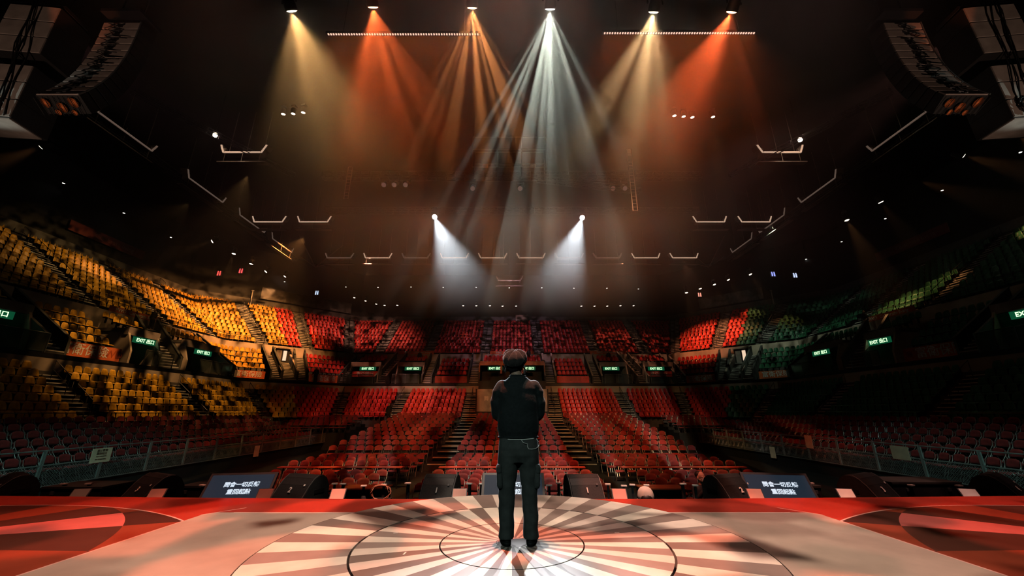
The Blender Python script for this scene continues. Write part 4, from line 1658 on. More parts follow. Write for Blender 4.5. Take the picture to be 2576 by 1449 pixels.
# two bare work lamps on the side catwalks
for px, py, sg, nm in ((541, 340, -1, 'left'), (2013, 352, 1, 'right')):
    q = at_z(px, py, ZC + 17.0)
    root = thing('work_lamp', 'glaring work lamp on the %s roof catwalk' % nm, 'lamp', q, group='catwalk work lamps')
    MB().lathe([(0.02, -0.13), (0.10, -0.09), (0.13, 0.0), (0.10, 0.09), (0.03, 0.13)], 12).obj('bulb', emat('work_bulb', (1.0, 0.82, 0.62), 40), root, True)
    MB().box((0, 0, 0.2), (0.2, 0.2, 0.12)).obj('lamp_cap', M_BLACKM, root)
    MB().bar((0, 0, 0.25), (0, 0, 3.3), 0.03).obj('stem', M_BLACKM, root)
    d = bpy.data.lights.new('work_light', 'POINT')
    d.color, d.energy, d.shadow_soft_size = (1.0, 0.62, 0.36), 260, 0.14
    link('work_light', d).location = q

# ------------------------------------------------------------------ catwalk
M_CATW = mat('catwalk_steel', (0.16, 0.13, 0.11), 0.55, 0.3)
M_GLOW = emat('catwalk_deck_glow', (1.0, 0.66, 0.46), 0.55)  # glow standing in for lamp light falling on the catwalk decks
M_GLOWD = emat('catwalk_deck_glow_dim', (0.9, 0.62, 0.48), 0.10)


def trough(c, along_dir, half, label, strip):
    d = Vector(along_dir).normalized()
    root = thing('catwalk_trough', label, 'catwalk', c, (0, 0, math.atan2(d.y, d.x)), 'lit catwalk troughs')
    h = half
    prof = [(-h - 0.45, 0.55), (-h - 0.30, 0.55), (-h - 0.20, 0.28), (-h, 0.22), (-h + .02, 0.0), (h - .02, 0.0), (h, 0.22), (h + 0.2, 0.28), (h + 0.30, 0.55), (h + 0.45, 0.55), (h + 0.33, 0.20), (h + .13, 0.12), (h + 0.1, -0.14), (-h - 0.1, -0.14), (-h - .13, .12), (-h - 0.33, 0.20)]
    MB().prism(prof, (0, 0.5, 0), (0, -0.25, 0), (1, 0, 0), (0, 0, 1)).obj('trough_body', M_CATW, root)
    MB().box((0, -0.27, -0.06), (2 * h, 0.05, 0.10)).obj('deck_glow', strip, root)
    for s in (-1, 1):
        MB().prism([(s * (h + 0.02), -0.1), (s * (h + 0.14), -0.1), (s * (h + 0.40), 0.5), (s * (h + 0.30), 0.52)], (0, 0.04, 0), (0, -0.29, 0), (1, 0, 0), (0, 0, 1)).obj('end_glow', strip, root)
    MB().box((0, 0, -0.75), (2 * h + 0.9, 0.4, 0.07)).obj('walkway', M_CATW, root)
    for s in (-1, 0, 1):
        MB().bar((s * h, -0.2, -0.72), (s * h, -0.2, 0.3), 0.025).obj('stanchion', M_CATW, root)
        MB().bar((s * h, 0.1, 0.0), (s * h, 0.1, ZC + 20.5 - c[2]), 0.03).obj('hanger', M_CATW, root)
    return root


for i in range(10):
    x = -19.6 + 4.35 * i
    trough((x, 41.5, ZC + 16.75), (1, 0, 0), 1.25, 'lit trough of the far catwalk, %s from left' % ordinal(i + 1), M_GLOW if i in (1, 3, 4, 5, 8, 9) else M_GLOWD)
trough((-0.3, 47.0, ZC + 15.9), (1, 0, 0), 1.3, 'dim trough hanging behind the far catwalk', M_GLOWD)
for sg, nm in ((-1, 'left'), (1, 'right')):
    for k, (y, st) in enumerate(((20.6, M_GLOWD), (27.4, M_GLOWD), (33.2, M_GLOWD), (38.2, M_GLOWD))):
        trough((sg * 24.6, y, ZC + 16.9), (0, -sg, 0), 1.7, 'trough of the %s side catwalk, %s from camera' % (nm, ordinal(k + 1)), st)
    trough((sg * 18.3, 22.8, ZC + 16.9), (1, 0, 0), 1.2, 'bright trough beside the %s work lamp' % nm, M_GLOW)
    trough((sg * 22.6, 33.0, ZC + 16.9), (1, 0, 0), 1.2, 'outer trough of the %s cross catwalk' % nm, M_GLOW)
    trough((sg * 18.4, 33.0, ZC + 16.9), (1, 0, 0), 1.2, 'inner trough of the %s cross catwalk' % nm, M_GLOW)
    truss('roof_girder', 'long dark roof girder above the %s catwalk' % nm, (sg * 26.2, 12, ZC + 17.6), (sg * 26.2, 44, ZC + 17.6), 0.5, 'girder', 'roof girders', 1.4)
    truss('roof_girder', 'sloping dark girder by the %s work lamp' % nm, (sg * 20.6, 17, ZC + 16.6), (sg * 16.4, 25.5, ZC + 17.0), 0.3, 'girder', 'roof girders', 0.7)
    # roof bracing seen at the corners
    root = thing('roof_brace', 'spray of thin roof braces in the %s far corner' % nm, 'brace')
    for dx, dy, dz in ((3.5, 2.5, 2.4), (-2.0, 3.5, 2.4), (0.4, -3.6, 2.4), (-3.4, -1.0, 2.4)):
        MB().bar((sg * 23.6, 44.0, ZC + 16.6), (sg * (23.6 + dx), 44.0 + dy, ZC + 16.6 + dz), 0.09).obj('brace_bar', M_CATW, root)

# ------------------------------------------------------------------ line arrays
M_CABB = mat('cabinet_back_board', (0.30, 0.245, 0.21), 0.7, var=0.25)
M_CAB = mat('cabinet_black', (0.016, 0.015, 0.014), 0.6)
M_CONE = mat('red_lit_cone', (0.85, 0.22, 0.06), 0.6)  # red light on the cones is put into their strong colour
M_CABLE = mat('black_cable', (0.008, 0.008, 0.008), 0.5)
M_SUBB = mat('sub_back_board', (0.33, 0.28, 0.24), 0.7, var=0.2)


def cable_loop(mb, x0, z0, x1, z1, sag, y, r=0.012, n=9):
    pts = []
    for k in range(n):
        t = k / (n - 1)
        pts.append((x0 + (x1 - x0) * t + 0.05 * math.sin(t * 9), y - 0.05 * math.sin(t * PI), z0 + (z1 - z0) * t - sag * math.sin(t * PI)))
    mb.tube(pts, r, 5)


cab_body = MB().prism([(-0.02, 0.02), (0.42, -0.0), (0.42, 0.275), (-0.02, 0.255)], (1.1, 0, 0), (-0.55, 0, 0), (0, 1, 0), (0, 0, 1))
CABM = {'body': cab_body.mesh('cabinet', M_CAB), 'back': MB().box((0, -0.035, 0.14), (1.04, 0.03, 0.225)).mesh('back_panel', M_CABB),
        'conn': MB().bar((-0.09, -0.065, 0.18), (0.06, -0.065, 0.09), 0.03).bar((-0.02, -0.066, 0.06), (0.10, -0.066, 0.19), 0.03).box((0.0, -0.055, 0.12), (0.12, 0.02, 0.08)).mesh('connector', M_CABLE),
        'edge': MB().box((0.545, -0.05, 0.14), (0.02, 0.03, 0.27)).mesh('rigging_strap', M_GALV)}
for sg, nm in ((-1, 'left'), (1, 'right')):
    root = thing('line_array', 'curved line array of loudspeaker cabinets hanging high on the %s' % nm, 'loudspeaker', (sg * 11.25, 8.5, ZC + 10.75), (0, 0, 0), 'line arrays')
    pos = Vector((0, 0, 0))
    ang = math.radians(1)
    cables = MB()
    prev = None
    for k in range(12):
        ang -= math.radians(0.8 + 0.33 * k)
        R = Matrix.Rotation(ang, 3, 'X')
        # hinge at the back top edge, the column curls back to the rear at its foot
        pos = pos + R @ Vector((0, 0, -0.285))
        cab = link('cabinet', CABM['body'], root, pos, (ang, 0, 0))
        link('back_panel', CABM['back'], cab)
        link('connector', CABM['conn'], cab)
        link('rigging_strap', CABM['edge'], cab)
        here = pos + R @ Vector((0, -0.09, 0.14))
        if prev is not None:
            for q in range(2):
                x0, x1 = random.uniform(-0.35, 0.0), random.uniform(0.0, 0.4)
                pts = []
                for j in range(9):
                    t = j / 8
                    b = prev.lerp(here, t)
                    pts.append((x0 + (x1 - x0) * t + 0.16 * math.sin(t * 2 * PI + q), b.y - 0.03 - 0.06 * math.sin(t * PI), b.z - 0.12 * math.sin(t * PI)))
                cables.tube(pts, 0.011, 5)
        prev = here
    cables.obj('cables', M_CABLE, root, True)
    foot = pos + R @ Vector((0, 0.2, 0.0))
    # grille and cones on the underside of the lowest cabinet
    und = link('foot_grille', None, root, foot, (ang, 0, 0))
    mb = MB()
    for j in range(9):
        mb.bar((-0.5 + j * 0.125, -0.2, -0.10), (-0.56 + j * 0.125, 0.22, -0.10), 0.012)
    mb.obj('grille_bars', M_CAB, und)
    for x, y, r in ((-0.36, -0.06, 0.11), (-0.02, 0.05, 0.12), (0.34, -0.07, 0.12), (-0.2, 0.16, 0.07), (0.2, 0.17, 0.07)):
        MB().lathe([(r, -0.06), (r * 0.6, -0.035), (r * 0.3, -0.03)], 14, (x, y, 0)).obj('driver_cone', M_CONE, und, True)
    MB().box((0, 0.15, 0.28), (1.15, 0.7, 0.10)).obj('fly_frame', M_BLACKM, root)
    for s in (-1, 1):
        MB().bar((s * 0.35, 0.1, 0.3), (s * 0.35, 0.1, 9.3), 0.03).obj('hoist_chain', M_BLACKM, root)
    # subwoofer column beside it
    root = thing('subwoofer_column', 'hanging column of wide loudspeaker boxes beside the %s line array' % nm, 'loudspeaker', (sg * 13.45, 8.2, ZC + 10.95), (0, 0, sg * -0.10), 'subwoofer columns')
    z = 0.0
    for k in range(6):
        z -= 0.56
        if k == 3:
            z -= 0.42
        cab = MB().box((0, 0.4, z + 0.28), (1.3, 0.9, 0.545)).obj('cabinet', M_CAB, root)
        MB().box((0, -0.07, z + 0.28), (1.26, 0.03, 0.51)).obj('back_panel', M_SUBB, cab)
    MB().box((0, 0.35, z - 0.02), (1.24, 0.8, 0.03)).obj('foot_board', M_SUBB, root)
    mb = MB()
    for q in range(5):
        x = random.uniform(-0.1, 0.25)
        pts = [(x + 0.35 * (t / 10) * sg * -1 + 0.05 * math.sin(t + q), -0.12 - 0.02 * math.sin(t * 1.7 + q), 0.1 + (z - 0.1) * t / 10) for t in range(11)]
        mb.tube(pts, 0.016, 5)
    for q in range(9):
        x = random.uniform(-0.4, 0.4)
        pts = []
        for t in range(12):
            a = t / 11 * 2 * PI * 1.2 + q
            pts.append((x + 0.16 * math.cos(a), -0.13 - 0.04 * math.sin(a * 0.5), z + 0.33 + 0.2 * math.sin(a)))
        mb.tube(pts, 0.014, 5)
    mb.obj('cables', M_CABLE, root, True)
    MB().box((0, 0.35, 0.12), (1.3, 0.7, 0.1)).obj('fly_frame', M_BLACKM, root)
    for s in (-1, 1):
        MB().bar((s * 0.4, 0.35, 0.1), (s * 0.4, 0.35, 9.4), 0.03).obj('hoist_chain', M_BLACKM, root)

# ------------------------------------------------------------------ things on the upper walls
M_GREYP = poster_mat('grey_wall_print', (0.05, 0.05, 0.05), (0.20, 0.19, 0.18), 0.7)
for i, (px, py, w, st) in enumerate(((612, 690, 4.0, ('l', 0.45)), (665, 705, 5.0, ('l', 0.62)), (735, 718, 4.5, ('l', 0.82)), (1950, 690, 4.0, ('r', 0.45)), (1900, 705, 5.0, ('r', 0.62)))):
    p, a = frame_at(1.975, station(1.975, st))
    rt = thing('wall_print', 'dim grey printed panel above the top row, %s from left' % ordinal(i + 1), 'panel', (p.x, p.y, ZC + 14.7), (0, 0, a), 'grey panels above the top rows')
    MB().box((0, 0, 0), (w, 0.05, 1.5)).obj('panel_sheet', M_GREYP, rt)
    MB().box((0, 0, 0.78), (w, 0.08, 0.06)).obj('panel_frame', M_DKMETAL, rt)
for i, (st, z) in enumerate(((('L', 33.5), 15.2), (('R', 34.0), 15.2))):
    p, a = frame_at(1.99, station(1.99, st))
    rt = thing('wall_sign', 'dull red sign strip high on the %s wall' % ('left' if i == 0 else 'right'), 'sign', (p.x, p.y, ZC + z), (0, 0, a), 'sign strips on the upper walls')
    MB().box((0, 0, 0), (7.0, 0.06, 0.9)).obj('sign_sheet', mat('dull_red_sign', (0.22, 0.05, 0.04), 0.6), rt)
    face_text(rt, 'Celebrate living', 0.6, mat('dull_red_print', (0.35, 0.16, 0.13), 0.6), 0.5, -0.04, 0.0)
M_POLE = mat('white_pole', (0.70, 0.70, 0.66), 0.5)
for px, py, nm in ((577, 715, 'left'), (1968, 730, 'right')):
    p = along(1.955, station(1.955, ('l' if nm == 'left' else 'r', 0.30)))[0]
    rt = thing('white_pole', 'short white pole behind the top row, %s corner' % nm, 'pole', (p.x, p.y, ZC + 12.4))
    MB().tube([(0, 0, 0), (0, 0, 2.3)], 0.07, 8).obj('pole_shaft', M_POLE, rt)
    MB().box((0, 0, 2.35), (0.25, 0.12, 0.12)).obj('pole_cap', M_POLE, rt)
p = at_y(1312, 799, 57.0)
rt = thing('sign_board', 'plain beige board above the top centre row', 'board', (p.x, p.y, p.z))
MB().box((0, 0, 0), (1.75, 0.06, 0.85)).obj('board_sheet', mat('beige_board', (0.42, 0.32, 0.24), 0.7), rt)
for k in range(5):
    MB().box((-0.7 + k * 0.35, 0, -0.5), (0.12, 0.05, 0.16)).obj('board_tab', M_DKMETAL, rt)
# clock with bar numerals
p = at_z(158, 555, ZC + 15.4)
rt = thing('wall_clock', 'big dim clock of bare bars on the left upper wall', 'clock', (-38.0, p.y + 1.2, ZC + 16.6), (0, 0, PI / 2))
M_CLK = mat('clock_bar', (0.16, 0.17, 0.165), 0.5)
for k in range(12):
    a = k * PI / 6
    MB().bar((0.62 * math.sin(a), -0.03, 0.62 * math.cos(a)), (0.92 * math.sin(a), -0.03, 0.92 * math.cos(a)), 0.07).obj('hour_bar', M_CLK, rt)
MB().bar((0, -0.05, 0), (0.62, -0.05, 0.06), 0.05).obj('minute_hand', M_CLK, rt)
MB().bar((0, -0.05, 0), (-0.18, -0.05, -0.40), 0.06).obj('hour_hand', M_CLK, rt)
MB().lathe([(1.05, 0.0), (1.05, 0.05)], 32, (0, 0.02, 0), Matrix.Rotation(PI / 2, 3, 'X')).obj('clock_disc', M_UPWALL, rt)
# small lit pictograms
for i, (px, py, c) in enumerate(((551, 688, (1.0, 0.10, 0.08)), (606, 682, (1.0, 0.10, 0.10)), (797, 737, (0.6, 0.75, 1.0)), (2000, 693, (0.6, 0.7, 1.0)), (1945, 690, (0.35, 0.4, 1.0)), (1760, 742, (1.0, 0.35, 0.25)))):
    q = at_y(px, py, 50.0 if 700 < px < 1900 else 43.0)
    rt = thing('lit_pictogram', 'tiny lit %s pictogram sign, %s from left' % ('red' if c[0] > 0.9 else 'blue', ordinal(sorted((551, 606, 797, 2000, 1945, 1760)).index(px) + 1)), 'sign', q, group='tiny lit pictograms')
    MB().box((0, 0.04, 0), (0.62, 0.06, 0.62)).obj('sign_box', M_BLACK, rt)
    m = emat('pictogram_%d' % i, c, 1.2)
    for s in (-1, 1):
        MB().bar((s * 0.13, 0, -0.24), (s * 0.13, 0, 0.14), 0.12).obj('figure', m, rt)
        MB().lathe([(0.07, -0.03), (0.07, 0.03)], 8, (s * 0.13, 0, 0.24), Matrix.Rotation(PI / 2, 3, 'X')).obj('figure_head', m, rt)

# ------------------------------------------------------------------ apron in front of the stage
APZ = 1.38
mb = MB().box((0, 7.35, APZ / 2), (24, 1.5, APZ))
structure('apron_slab', mb, M_DECK)
M_WEDGE = mat('speaker_black', (0.013, 0.014, 0.014), 0.65, var=0.3, scale=20)
M_GRILL = mat('speaker_grille', (0.017, 0.019, 0.019), 0.55, 0.2, var=0.4, scale=60)
M_TRIM = mat('speaker_edge_trim', (0.09, 0.09, 0.09), 0.45)
M_NUM = mat('white_number_paint', (0.85, 0.80, 0.74), 0.6)


def wedge(x, y, w, num, label, yaw, h=0.58):
    root = thing('stage_monitor', label, 'loudspeaker', (x, y, APZ), (0, 0, yaw), 'numbered floor monitors')
    # side profile (y depth, z height): sloping grille towards the performer, rounded shoulder behind
    pr = [(-0.30, 0.0), (-0.31, 0.07), (-0.04, 0.44), (0.05, 0.53), (0.13, 0.57), (0.21, 0.57), (0.29, 0.52), (0.36, 0.40), (0.38, 0.0)]
    pr = [(a, b * h / 0.58) for a, b in pr]
    MB().prism(pr, (w, 0, 0), (-w / 2, 0, 0), (0, 1, 0), (0, 0, 1)).obj('cabinet', M_WEDGE, root)
    k = h / 0.58
    g = [(-0.315, 0.075 * k), (-0.055, 0.435 * k), (0.035, 0.525 * k), (0.11, 0.568 * k)]
    gm = MB()
    for (a, b), (c, d) in zip(g[:-1], g[1:]):
        n = Vector((0, b - d, c - a)).normalized() * 0.014
        q = [Vector((sx * (w / 2 - 0.02), yy, zz)) for sx, yy, zz in ((-1, a, b), (1, a, b), (1, c, d), (-1, c, d))]
        gm.hexa(q + [v + n for v in q])
    gm.obj('grille', M_GRILL, root)
    for s in (-1, 1):
        MB().tube([(s * (w / 2 - 0.008), a - 0.006, b + 0.006) for a, b in g], 0.007, 5).obj('edge_trim', M_TRIM, root)
        MB().box((s * (w / 2 + 0.001), 0.16, 0.34 * k), (0.012, 0.2, 0.06)).obj('handle_recess', M_SLAB, root)
    sl = math.atan2(0.36 * k, 0.26)
    o = link('number', text_mesh(num, 0.115, M_NUM, 0.003, 0.003), root, (0.0, -0.135, 0.378 * k), (sl, 0, 0))
    MB().box((0, 0, 0), (0.03, 0.03, 0.006)).obj('badge', M_NUM if num != '1' else M_TRIM, root).matrix_local = Matrix.Translation((w / 2 - 0.09, -0.075, 0.452 * k)) @ Matrix.Rotation(sl, 4, 'X')
    return root


for x, y, w, num, nm in ((-1.19, 7.08, 0.54, '1', 'left of the performer'), (1.19, 7.08, 0.54, '1', 'right of the performer'), (-3.52, 7.10, 0.64, '2', 'beside the left screen'), (3.64, 7.10, 0.64, '2', 'before the photographer'),
                         (-6.0, 7.15, 0.70, '3', 'with handle side visible'), (5.95, 7.15, 0.70, '3', 'beside a white sheet'), (-8.45, 7.2, 0.72, '4', 'at the left picture edge'), (8.2, 7.2, 0.72, '4', 'at the right picture edge')):
    yaw = math.atan2(-x * 0.75, y - 3.6) * -1 * 0.55
    wedge(x, y, w, num, 'black floor monitor painted with number %s, %s' % (num, nm), yaw, 0.585)

M_SCRF = mat('screen_frame', (0.012, 0.012, 0.013), 0.4)
M_SCR = emat('screen_glow', (0.016, 0.030, 0.048), 0.7)
M_SCR.node_tree.nodes['Principled BSDF'].inputs['Base Color'].default_value = (0.006, 0.007, 0.009, 1)
M_SCR.node_tree.nodes['Principled BSDF'].inputs['Specular IOR Level'].default_value = 0.15
M_SCRT = emat('screen_text', (0.72, 0.86, 1.0), 0.85)
for x, nm in ((-4.42, 'left'), (0.02, 'middle'), (4.32, 'right')):
    root = thing('prompter_screen', 'tilted dark screen with two lines of Chinese text, %s one' % nm, 'screen', (x, 7.0, APZ + 0.13), (0, 0, -x * 0.035), 'prompter screens')
    tilt = Matrix.Rotation(math.radians(-38), 4, 'X')
    fr = MB().box((0, 0, 0), (1.02, 0.05, 0.62)).obj('frame', M_SCRF, root)
    fr.matrix_local = Matrix.Translation((0, 0, 0.22)) @ tilt
    MB().box((0, -0.028, 0), (0.94, 0.008, 0.54)).obj('panel', M_SCR, fr)
    face_text(fr, '問會一切反轉', 0.088, M_SCRT, 0.03, -0.034, 0.10, bold=0.002)
    face_text(fr, '重回起點', 0.088, M_SCRT, 0.03, -0.034, -0.02, bold=0.002)
    MB().box((0, 0.12, 0.02), (0.5, 0.3, 0.2)).obj('stand', M_SCRF, root)

M_SHEET = mat('salmon_sheet', (0.72, 0.34, 0.27), 0.7)
M_SHEETW = mat('white_sheet', (0.80, 0.80, 0.74), 0.7)
for i, (x, m) in enumerate(((-6.75, mat('grey_sheet', (0.25, 0.24, 0.20), 0.7)), (-5.55, M_SHEET), (-3.86, M_SHEET), (-2.72, M_SHEET), (-0.82, M_SHEET), (1.68, M_SHEET), (3.80, M_SHEET), (5.22, M_SHEETW), (7.15, M_SHEETW))):
    root = thing('cue_sheet', '%s cue sheet on a small stand at the stage edge, %s from left' % ('grey' if i == 0 else 'white' if i > 6 else 'salmon', ordinal(i + 1)), 'paper', (x, 6.78, APZ), (0, 0, -x * 0.05), 'cue sheets along the stage edge')
    MB().bar((0, 0.1, 0), (0, 0.1, 0.30), 0.03).obj('stand', M_BLACKM, root)
    b = MB().box((0, 0, 0), (0.23, 0.012, 0.20)).obj('board', M_BLACKM, root)
    b.matrix_local = Matrix.Translation((0, 0.03, 0.345)) @ Matrix.Rotation(math.radians(-42), 4, 'X')
    MB().box((0, -0.01, 0), (0.205, 0.004, 0.175)).obj('sheet', m, b)

pm = MB().box((0, 0, 0.19), (0.035, 0.05, 0.38)).mesh('post_shaft', M_DKMETAL)
cm_ = MB().box((0, -0.02, 0.385), (0.09, 0.06, 0.018)).mesh('post_cap', mat('white_cap', (0.82, 0.76, 0.70), 0.5))
for i, x in enumerate((-7.6, -7.2, -5.15, -4.98, -4.78, -3.02, -2.86, -2.45, -2.15, -1.78, -0.72, -0.52, 0.62, 0.8, 1.62, 1.85, 2.02, 2.25, 2.9, 3.05, 4.98, 5.12, 6.65, 7.4)):
    root = thing('edge_post', 'short dark clamp post with pale cap at stage edge, %s from left' % ordinal(i + 1), 'post', (x, 7.3 + random.uniform(-.15, .15), APZ + 0.03), (0, 0, random.uniform(-.4, .4)), 'clamp posts along the stage edge')
    link('post_shaft', pm, root)
    link('post_cap', cm_, root)
for i, (x, w, d, h) in enumerate(((-7.35, 1.0, 0.6, 0.36), (6.95, 1.15, 0.6, 0.43), (-5.35, 0.55, 0.4, 0.36), (4.98, 0.5, 0.4, 0.36))):
    root = thing('flight_case', ('black flight case between monitors three and four, %s half' % ('left' if x < 0 else 'right')) if w > .8 else 'small grey case beside the prompter screen, %s half' % ('left' if x < 0 else 'right'), 'case', (x, 7.55, APZ))
    MB().box((0, 0, h / 2), (w, d, h)).obj('case_body', M_WEDGE, root)
    MB().box((0, 0, h + 0.01), (w + 0.02, d + 0.02, 0.03)).obj('case_lid', mat('case_lid', (0.05, 0.05, 0.045), 0.5), root)
    for s in (-1, 1):
        MB().box((s * w * 0.3, -d / 2 - 0.01, h * 0.8), (0.06, 0.02, 0.05)).obj('latch', M_GALV, root)
# coil of cable and a lamp on the apron
root = thing('cable_coil', 'loose coil of orange-brown cable beside monitor one', 'cable', (-2.12, 7.0, APZ + 0.36))
mb = MB()
pts = []
for k in range(60):
    a = k / 59 * 2 * PI * 2.6
    pts.append((0.15 * math.cos(a) + 0.02 * math.sin(k), 0.03 * math.sin(k * 0.7), 0.11 * math.sin(a) - 0.02))
mb.tube(pts, 0.010, 5)
mb.obj('cable_loops', mat('brown_cable', (0.35, 0.14, 0.08), 0.5), root, True)
MB().box((0, 0.06, -0.24), (0.3, 0.2, 0.24)).obj('cable_box', M_WEDGE, root)
MB().lathe([(0.05, 0), (0.05, 0.2), (0.03, 0.26)], 10, (-0.28, 0.05, -0.34)).obj('stand_knob', M_WEDGE, root)
root = thing('cloth_hood', 'rumpled beige cloth hood lying at the stage edge, right of centre', 'hood', (2.13, 6.95, APZ + 0.26))
prof = [(0.125, -0.02), (0.128, 0.05), (0.115, 0.11), (0.085, 0.155), (0.04, 0.178), (0.01, 0.182)]
MB().lathe(prof, 18).obj('hood_dome', mat('beige_cloth', (0.50, 0.42, 0.36), 0.85), root, True)
MB().lathe([(0.10, 0.0), (0.09, 0.05), (0.05, 0.09)], 14, (-0.01, -0.055, 0.0)).obj('hood_opening', M_SLAB, root, True)
MB().tube([(0.14 * math.cos(a) - 0.01, -0.03 + 0.13 * math.sin(a), -0.02) for a in [PI * 2 * k / 20 for k in range(20)]], 0.014, 6, True).obj('hood_brim', mat('beige_cloth', (0.50, 0.42, 0.36), 0.85), root, True)
MB().box((0, 0, -0.16), (0.24, 0.24, 0.26)).obj('hood_block', M_WEDGE, root)

# tables and writing ledges on the floor
M_TTOP = mat('brown_table_top', (0.50, 0.16, 0.07), 0.55)
for x, nm in ((-4.1, 'left'), (4.2, 'right')):
    root = thing('work_table', 'low table with brown top before the front chairs, %s one' % nm, 'table', (x, 12.3, 0))
    MB().box((0, 0, 0.93), (1.25, 0.65, 0.03)).obj('table_top', M_TTOP, root)
    MB().box((0, 0, 0.46), (1.18, 0.58, 0.90)).obj('table_skirt', M_SLAB, root)
for x0, x1, nm in ((-9.6, -4.5, 'left'), (-3.0, 3.0, 'middle'), (4.5, 9.6, 'right')):
    root = thing('ledge_bar', 'long low red ledge behind the front four rows, %s block' % nm, 'ledge', ((x0 + x1) / 2, 17.6, 0))
    MB().box((0, 0, 0.80), (x1 - x0, 0.28, 0.04)).obj('ledge_top', mat('ledge_red', (0.42, 0.07, 0.05), 0.55), root)
    for k in range(4):
        xx = -(x1 - x0) / 2 + 0.2 + k * (x1 - x0 - 0.4) / 3
        MB().bar((xx, 0, 0), (xx, 0, 0.79), 0.05).obj('leg', M_BLACKM, root)

# ------------------------------------------------------------------ people
def sphere(mb, c, r, n=10, rot=None):
    """ellipsoid, r = (rx, ry, rz)"""
    rx, ry, rz = (r, r, r) if isinstance(r, (int, float)) else r
    vs, fs = [], []
    c = Vector(c)
    for j in range(n + 1):
        th = PI * j / n
        for k in range(2 * n):
            ph = PI * k / n
            p = Vector((rx * math.sin(th) * math.cos(ph), ry * math.sin(th) * math.sin(ph), rz * math.cos(th)))
            if rot is not None:
                p = rot @ p
            vs.append(p + c)
    for j in range(n):
        for k in range(2 * n):
            k2 = (k + 1) % (2 * n)
            fs.append((j * 2 * n + k, j * 2 * n + k2, (j + 1) * 2 * n + k2, (j + 1) * 2 * n + k))
    return mb.add(vs, fs)


def limb(mb, pts, rad, n=12):
    mb.tube(pts, list(rad), n)
    for p, r in zip(pts, rad):
        sphere(mb, p, r * 0.995, 7)
    return mb


def loft(mb, secs, n=28, power=2.4):
    """stacked superellipse rings: (x, y, z, rx, ry)"""
    vs, fs = [], []
    for x, y, z, rx, ry in secs:
        for k in range(n):
            a = 2 * PI * k / n
            c, s = math.cos(a), math.sin(a)
            vs.append((x + rx * math.copysign(abs(c) ** (2 / power), c), y + ry * math.copysign(abs(s) ** (2 / power), s), z))
    for i in range(len(secs) - 1):
        for k in range(n):
            k2 = (k + 1) % n
            fs.append((i * n + k, i * n + k2, (i + 1) * n + k2, (i + 1) * n + k))
    fs.append(tuple(range(n))[::-1])
    fs.append(tuple((len(secs) - 1) * n + k for k in range(n)))
    return mb.add(vs, fs)


def fuse(mb, name, m, voxel=0.012, smooth=4, wrinkle=None):
    """weld overlapping forms into one continuous skin"""
    me = mb.mesh(name, None)
    o = bpy.data.objects.new(name, me)
    r = o.modifiers.new('r', 'REMESH')
    r.mode = 'VOXEL'
    r.voxel_size = voxel
    s = o.modifiers.new('s', 'SMOOTH')
    s.factor, s.iterations = 0.5, smooth
    out = baked(o)
    bpy.data.meshes.remove(me)
    out.name = name
    if wrinkle:
        n = len(out.vertices)
        co = np.empty(n * 3)
        no = np.empty(n * 3)
        out.vertices.foreach_get('co', co)
        out.vertices.foreach_get('normal', no)
        co, no = co.reshape(-1, 3), no.reshape(-1, 3)
        co = co + no * wrinkle(co)[:, None]
        out.vertices.foreach_set('co', co.ravel())
    out.materials.clear()
    out.materials.append(m)
    out.polygons.foreach_set('use_smooth', [True] * len(out.polygons))
    out.update()
    return out


M_SKIN = mat('skin', (0.56, 0.33, 0.23), 0.5, var=0.08)
M_SWEAT = mat('dark_knit', (0.014, 0.018, 0.018), 0.85, var=0.3, scale=40, sheen=0.12, bump=0.3)
M_TROU = mat('dark_cotton_twill', (0.070, 0.073, 0.066), 0.8, var=0.25, scale=14, sheen=0.12)
M_CAPM = mat('cap_wool', (0.034, 0.027, 0.024), 0.9, var=0.3, scale=30, sheen=0.3, bump=0.4)
M_HAIR = mat('grey_hair', (0.30, 0.28, 0.26), 0.55)
M_SHOE = mat('shoe_leather', (0.020, 0.019, 0.018), 0.4)
M_SOLE = mat('shoe_sole', (0.012, 0.012, 0.012), 0.7)
M_CORD = mat('white_cord', (0.85, 0.82, 0.76), 0.5)


def hand(mb, wrist, fwd, side, s=1.0):
    """palm and five fingers; fwd = finger direction, side = towards the thumb"""
    w, f, t = Vector(wrist), Vector(fwd).normalized(), Vector(side).normalized()
    n = f.cross(t).normalized()
    pc = w + f * 0.05 * s
    limb(mb, [w, pc, w + f * 0.085 * s], [0.024 * s, 0.033 * s, 0.030 * s], 10)
    for k, ln in enumerate((0.070, 0.078, 0.072, 0.056)):
        b = w + f * 0.085 * s + t * (0.026 - 0.017 * k) * s
        c = b + f * ln * 0.5 * s - n * 0.006 * s
        d = c + (f * 0.5 - n * 0.35).normalized() * ln * 0.5 * s
        limb(mb, [b, c, d], [0.0095 * s, 0.0088 * s, 0.0075 * s], 8)
    b = w + f * 0.025 * s + t * 0.028 * s
    c = b + (f * 0.6 + t * 0.7).normalized() * 0.04 * s
    limb(mb, [b, c, c + (f * 0.9 + t * 0.2).normalized() * 0.03 * s], [0.012 * s, 0.010 * s, 0.0085 * s], 8)


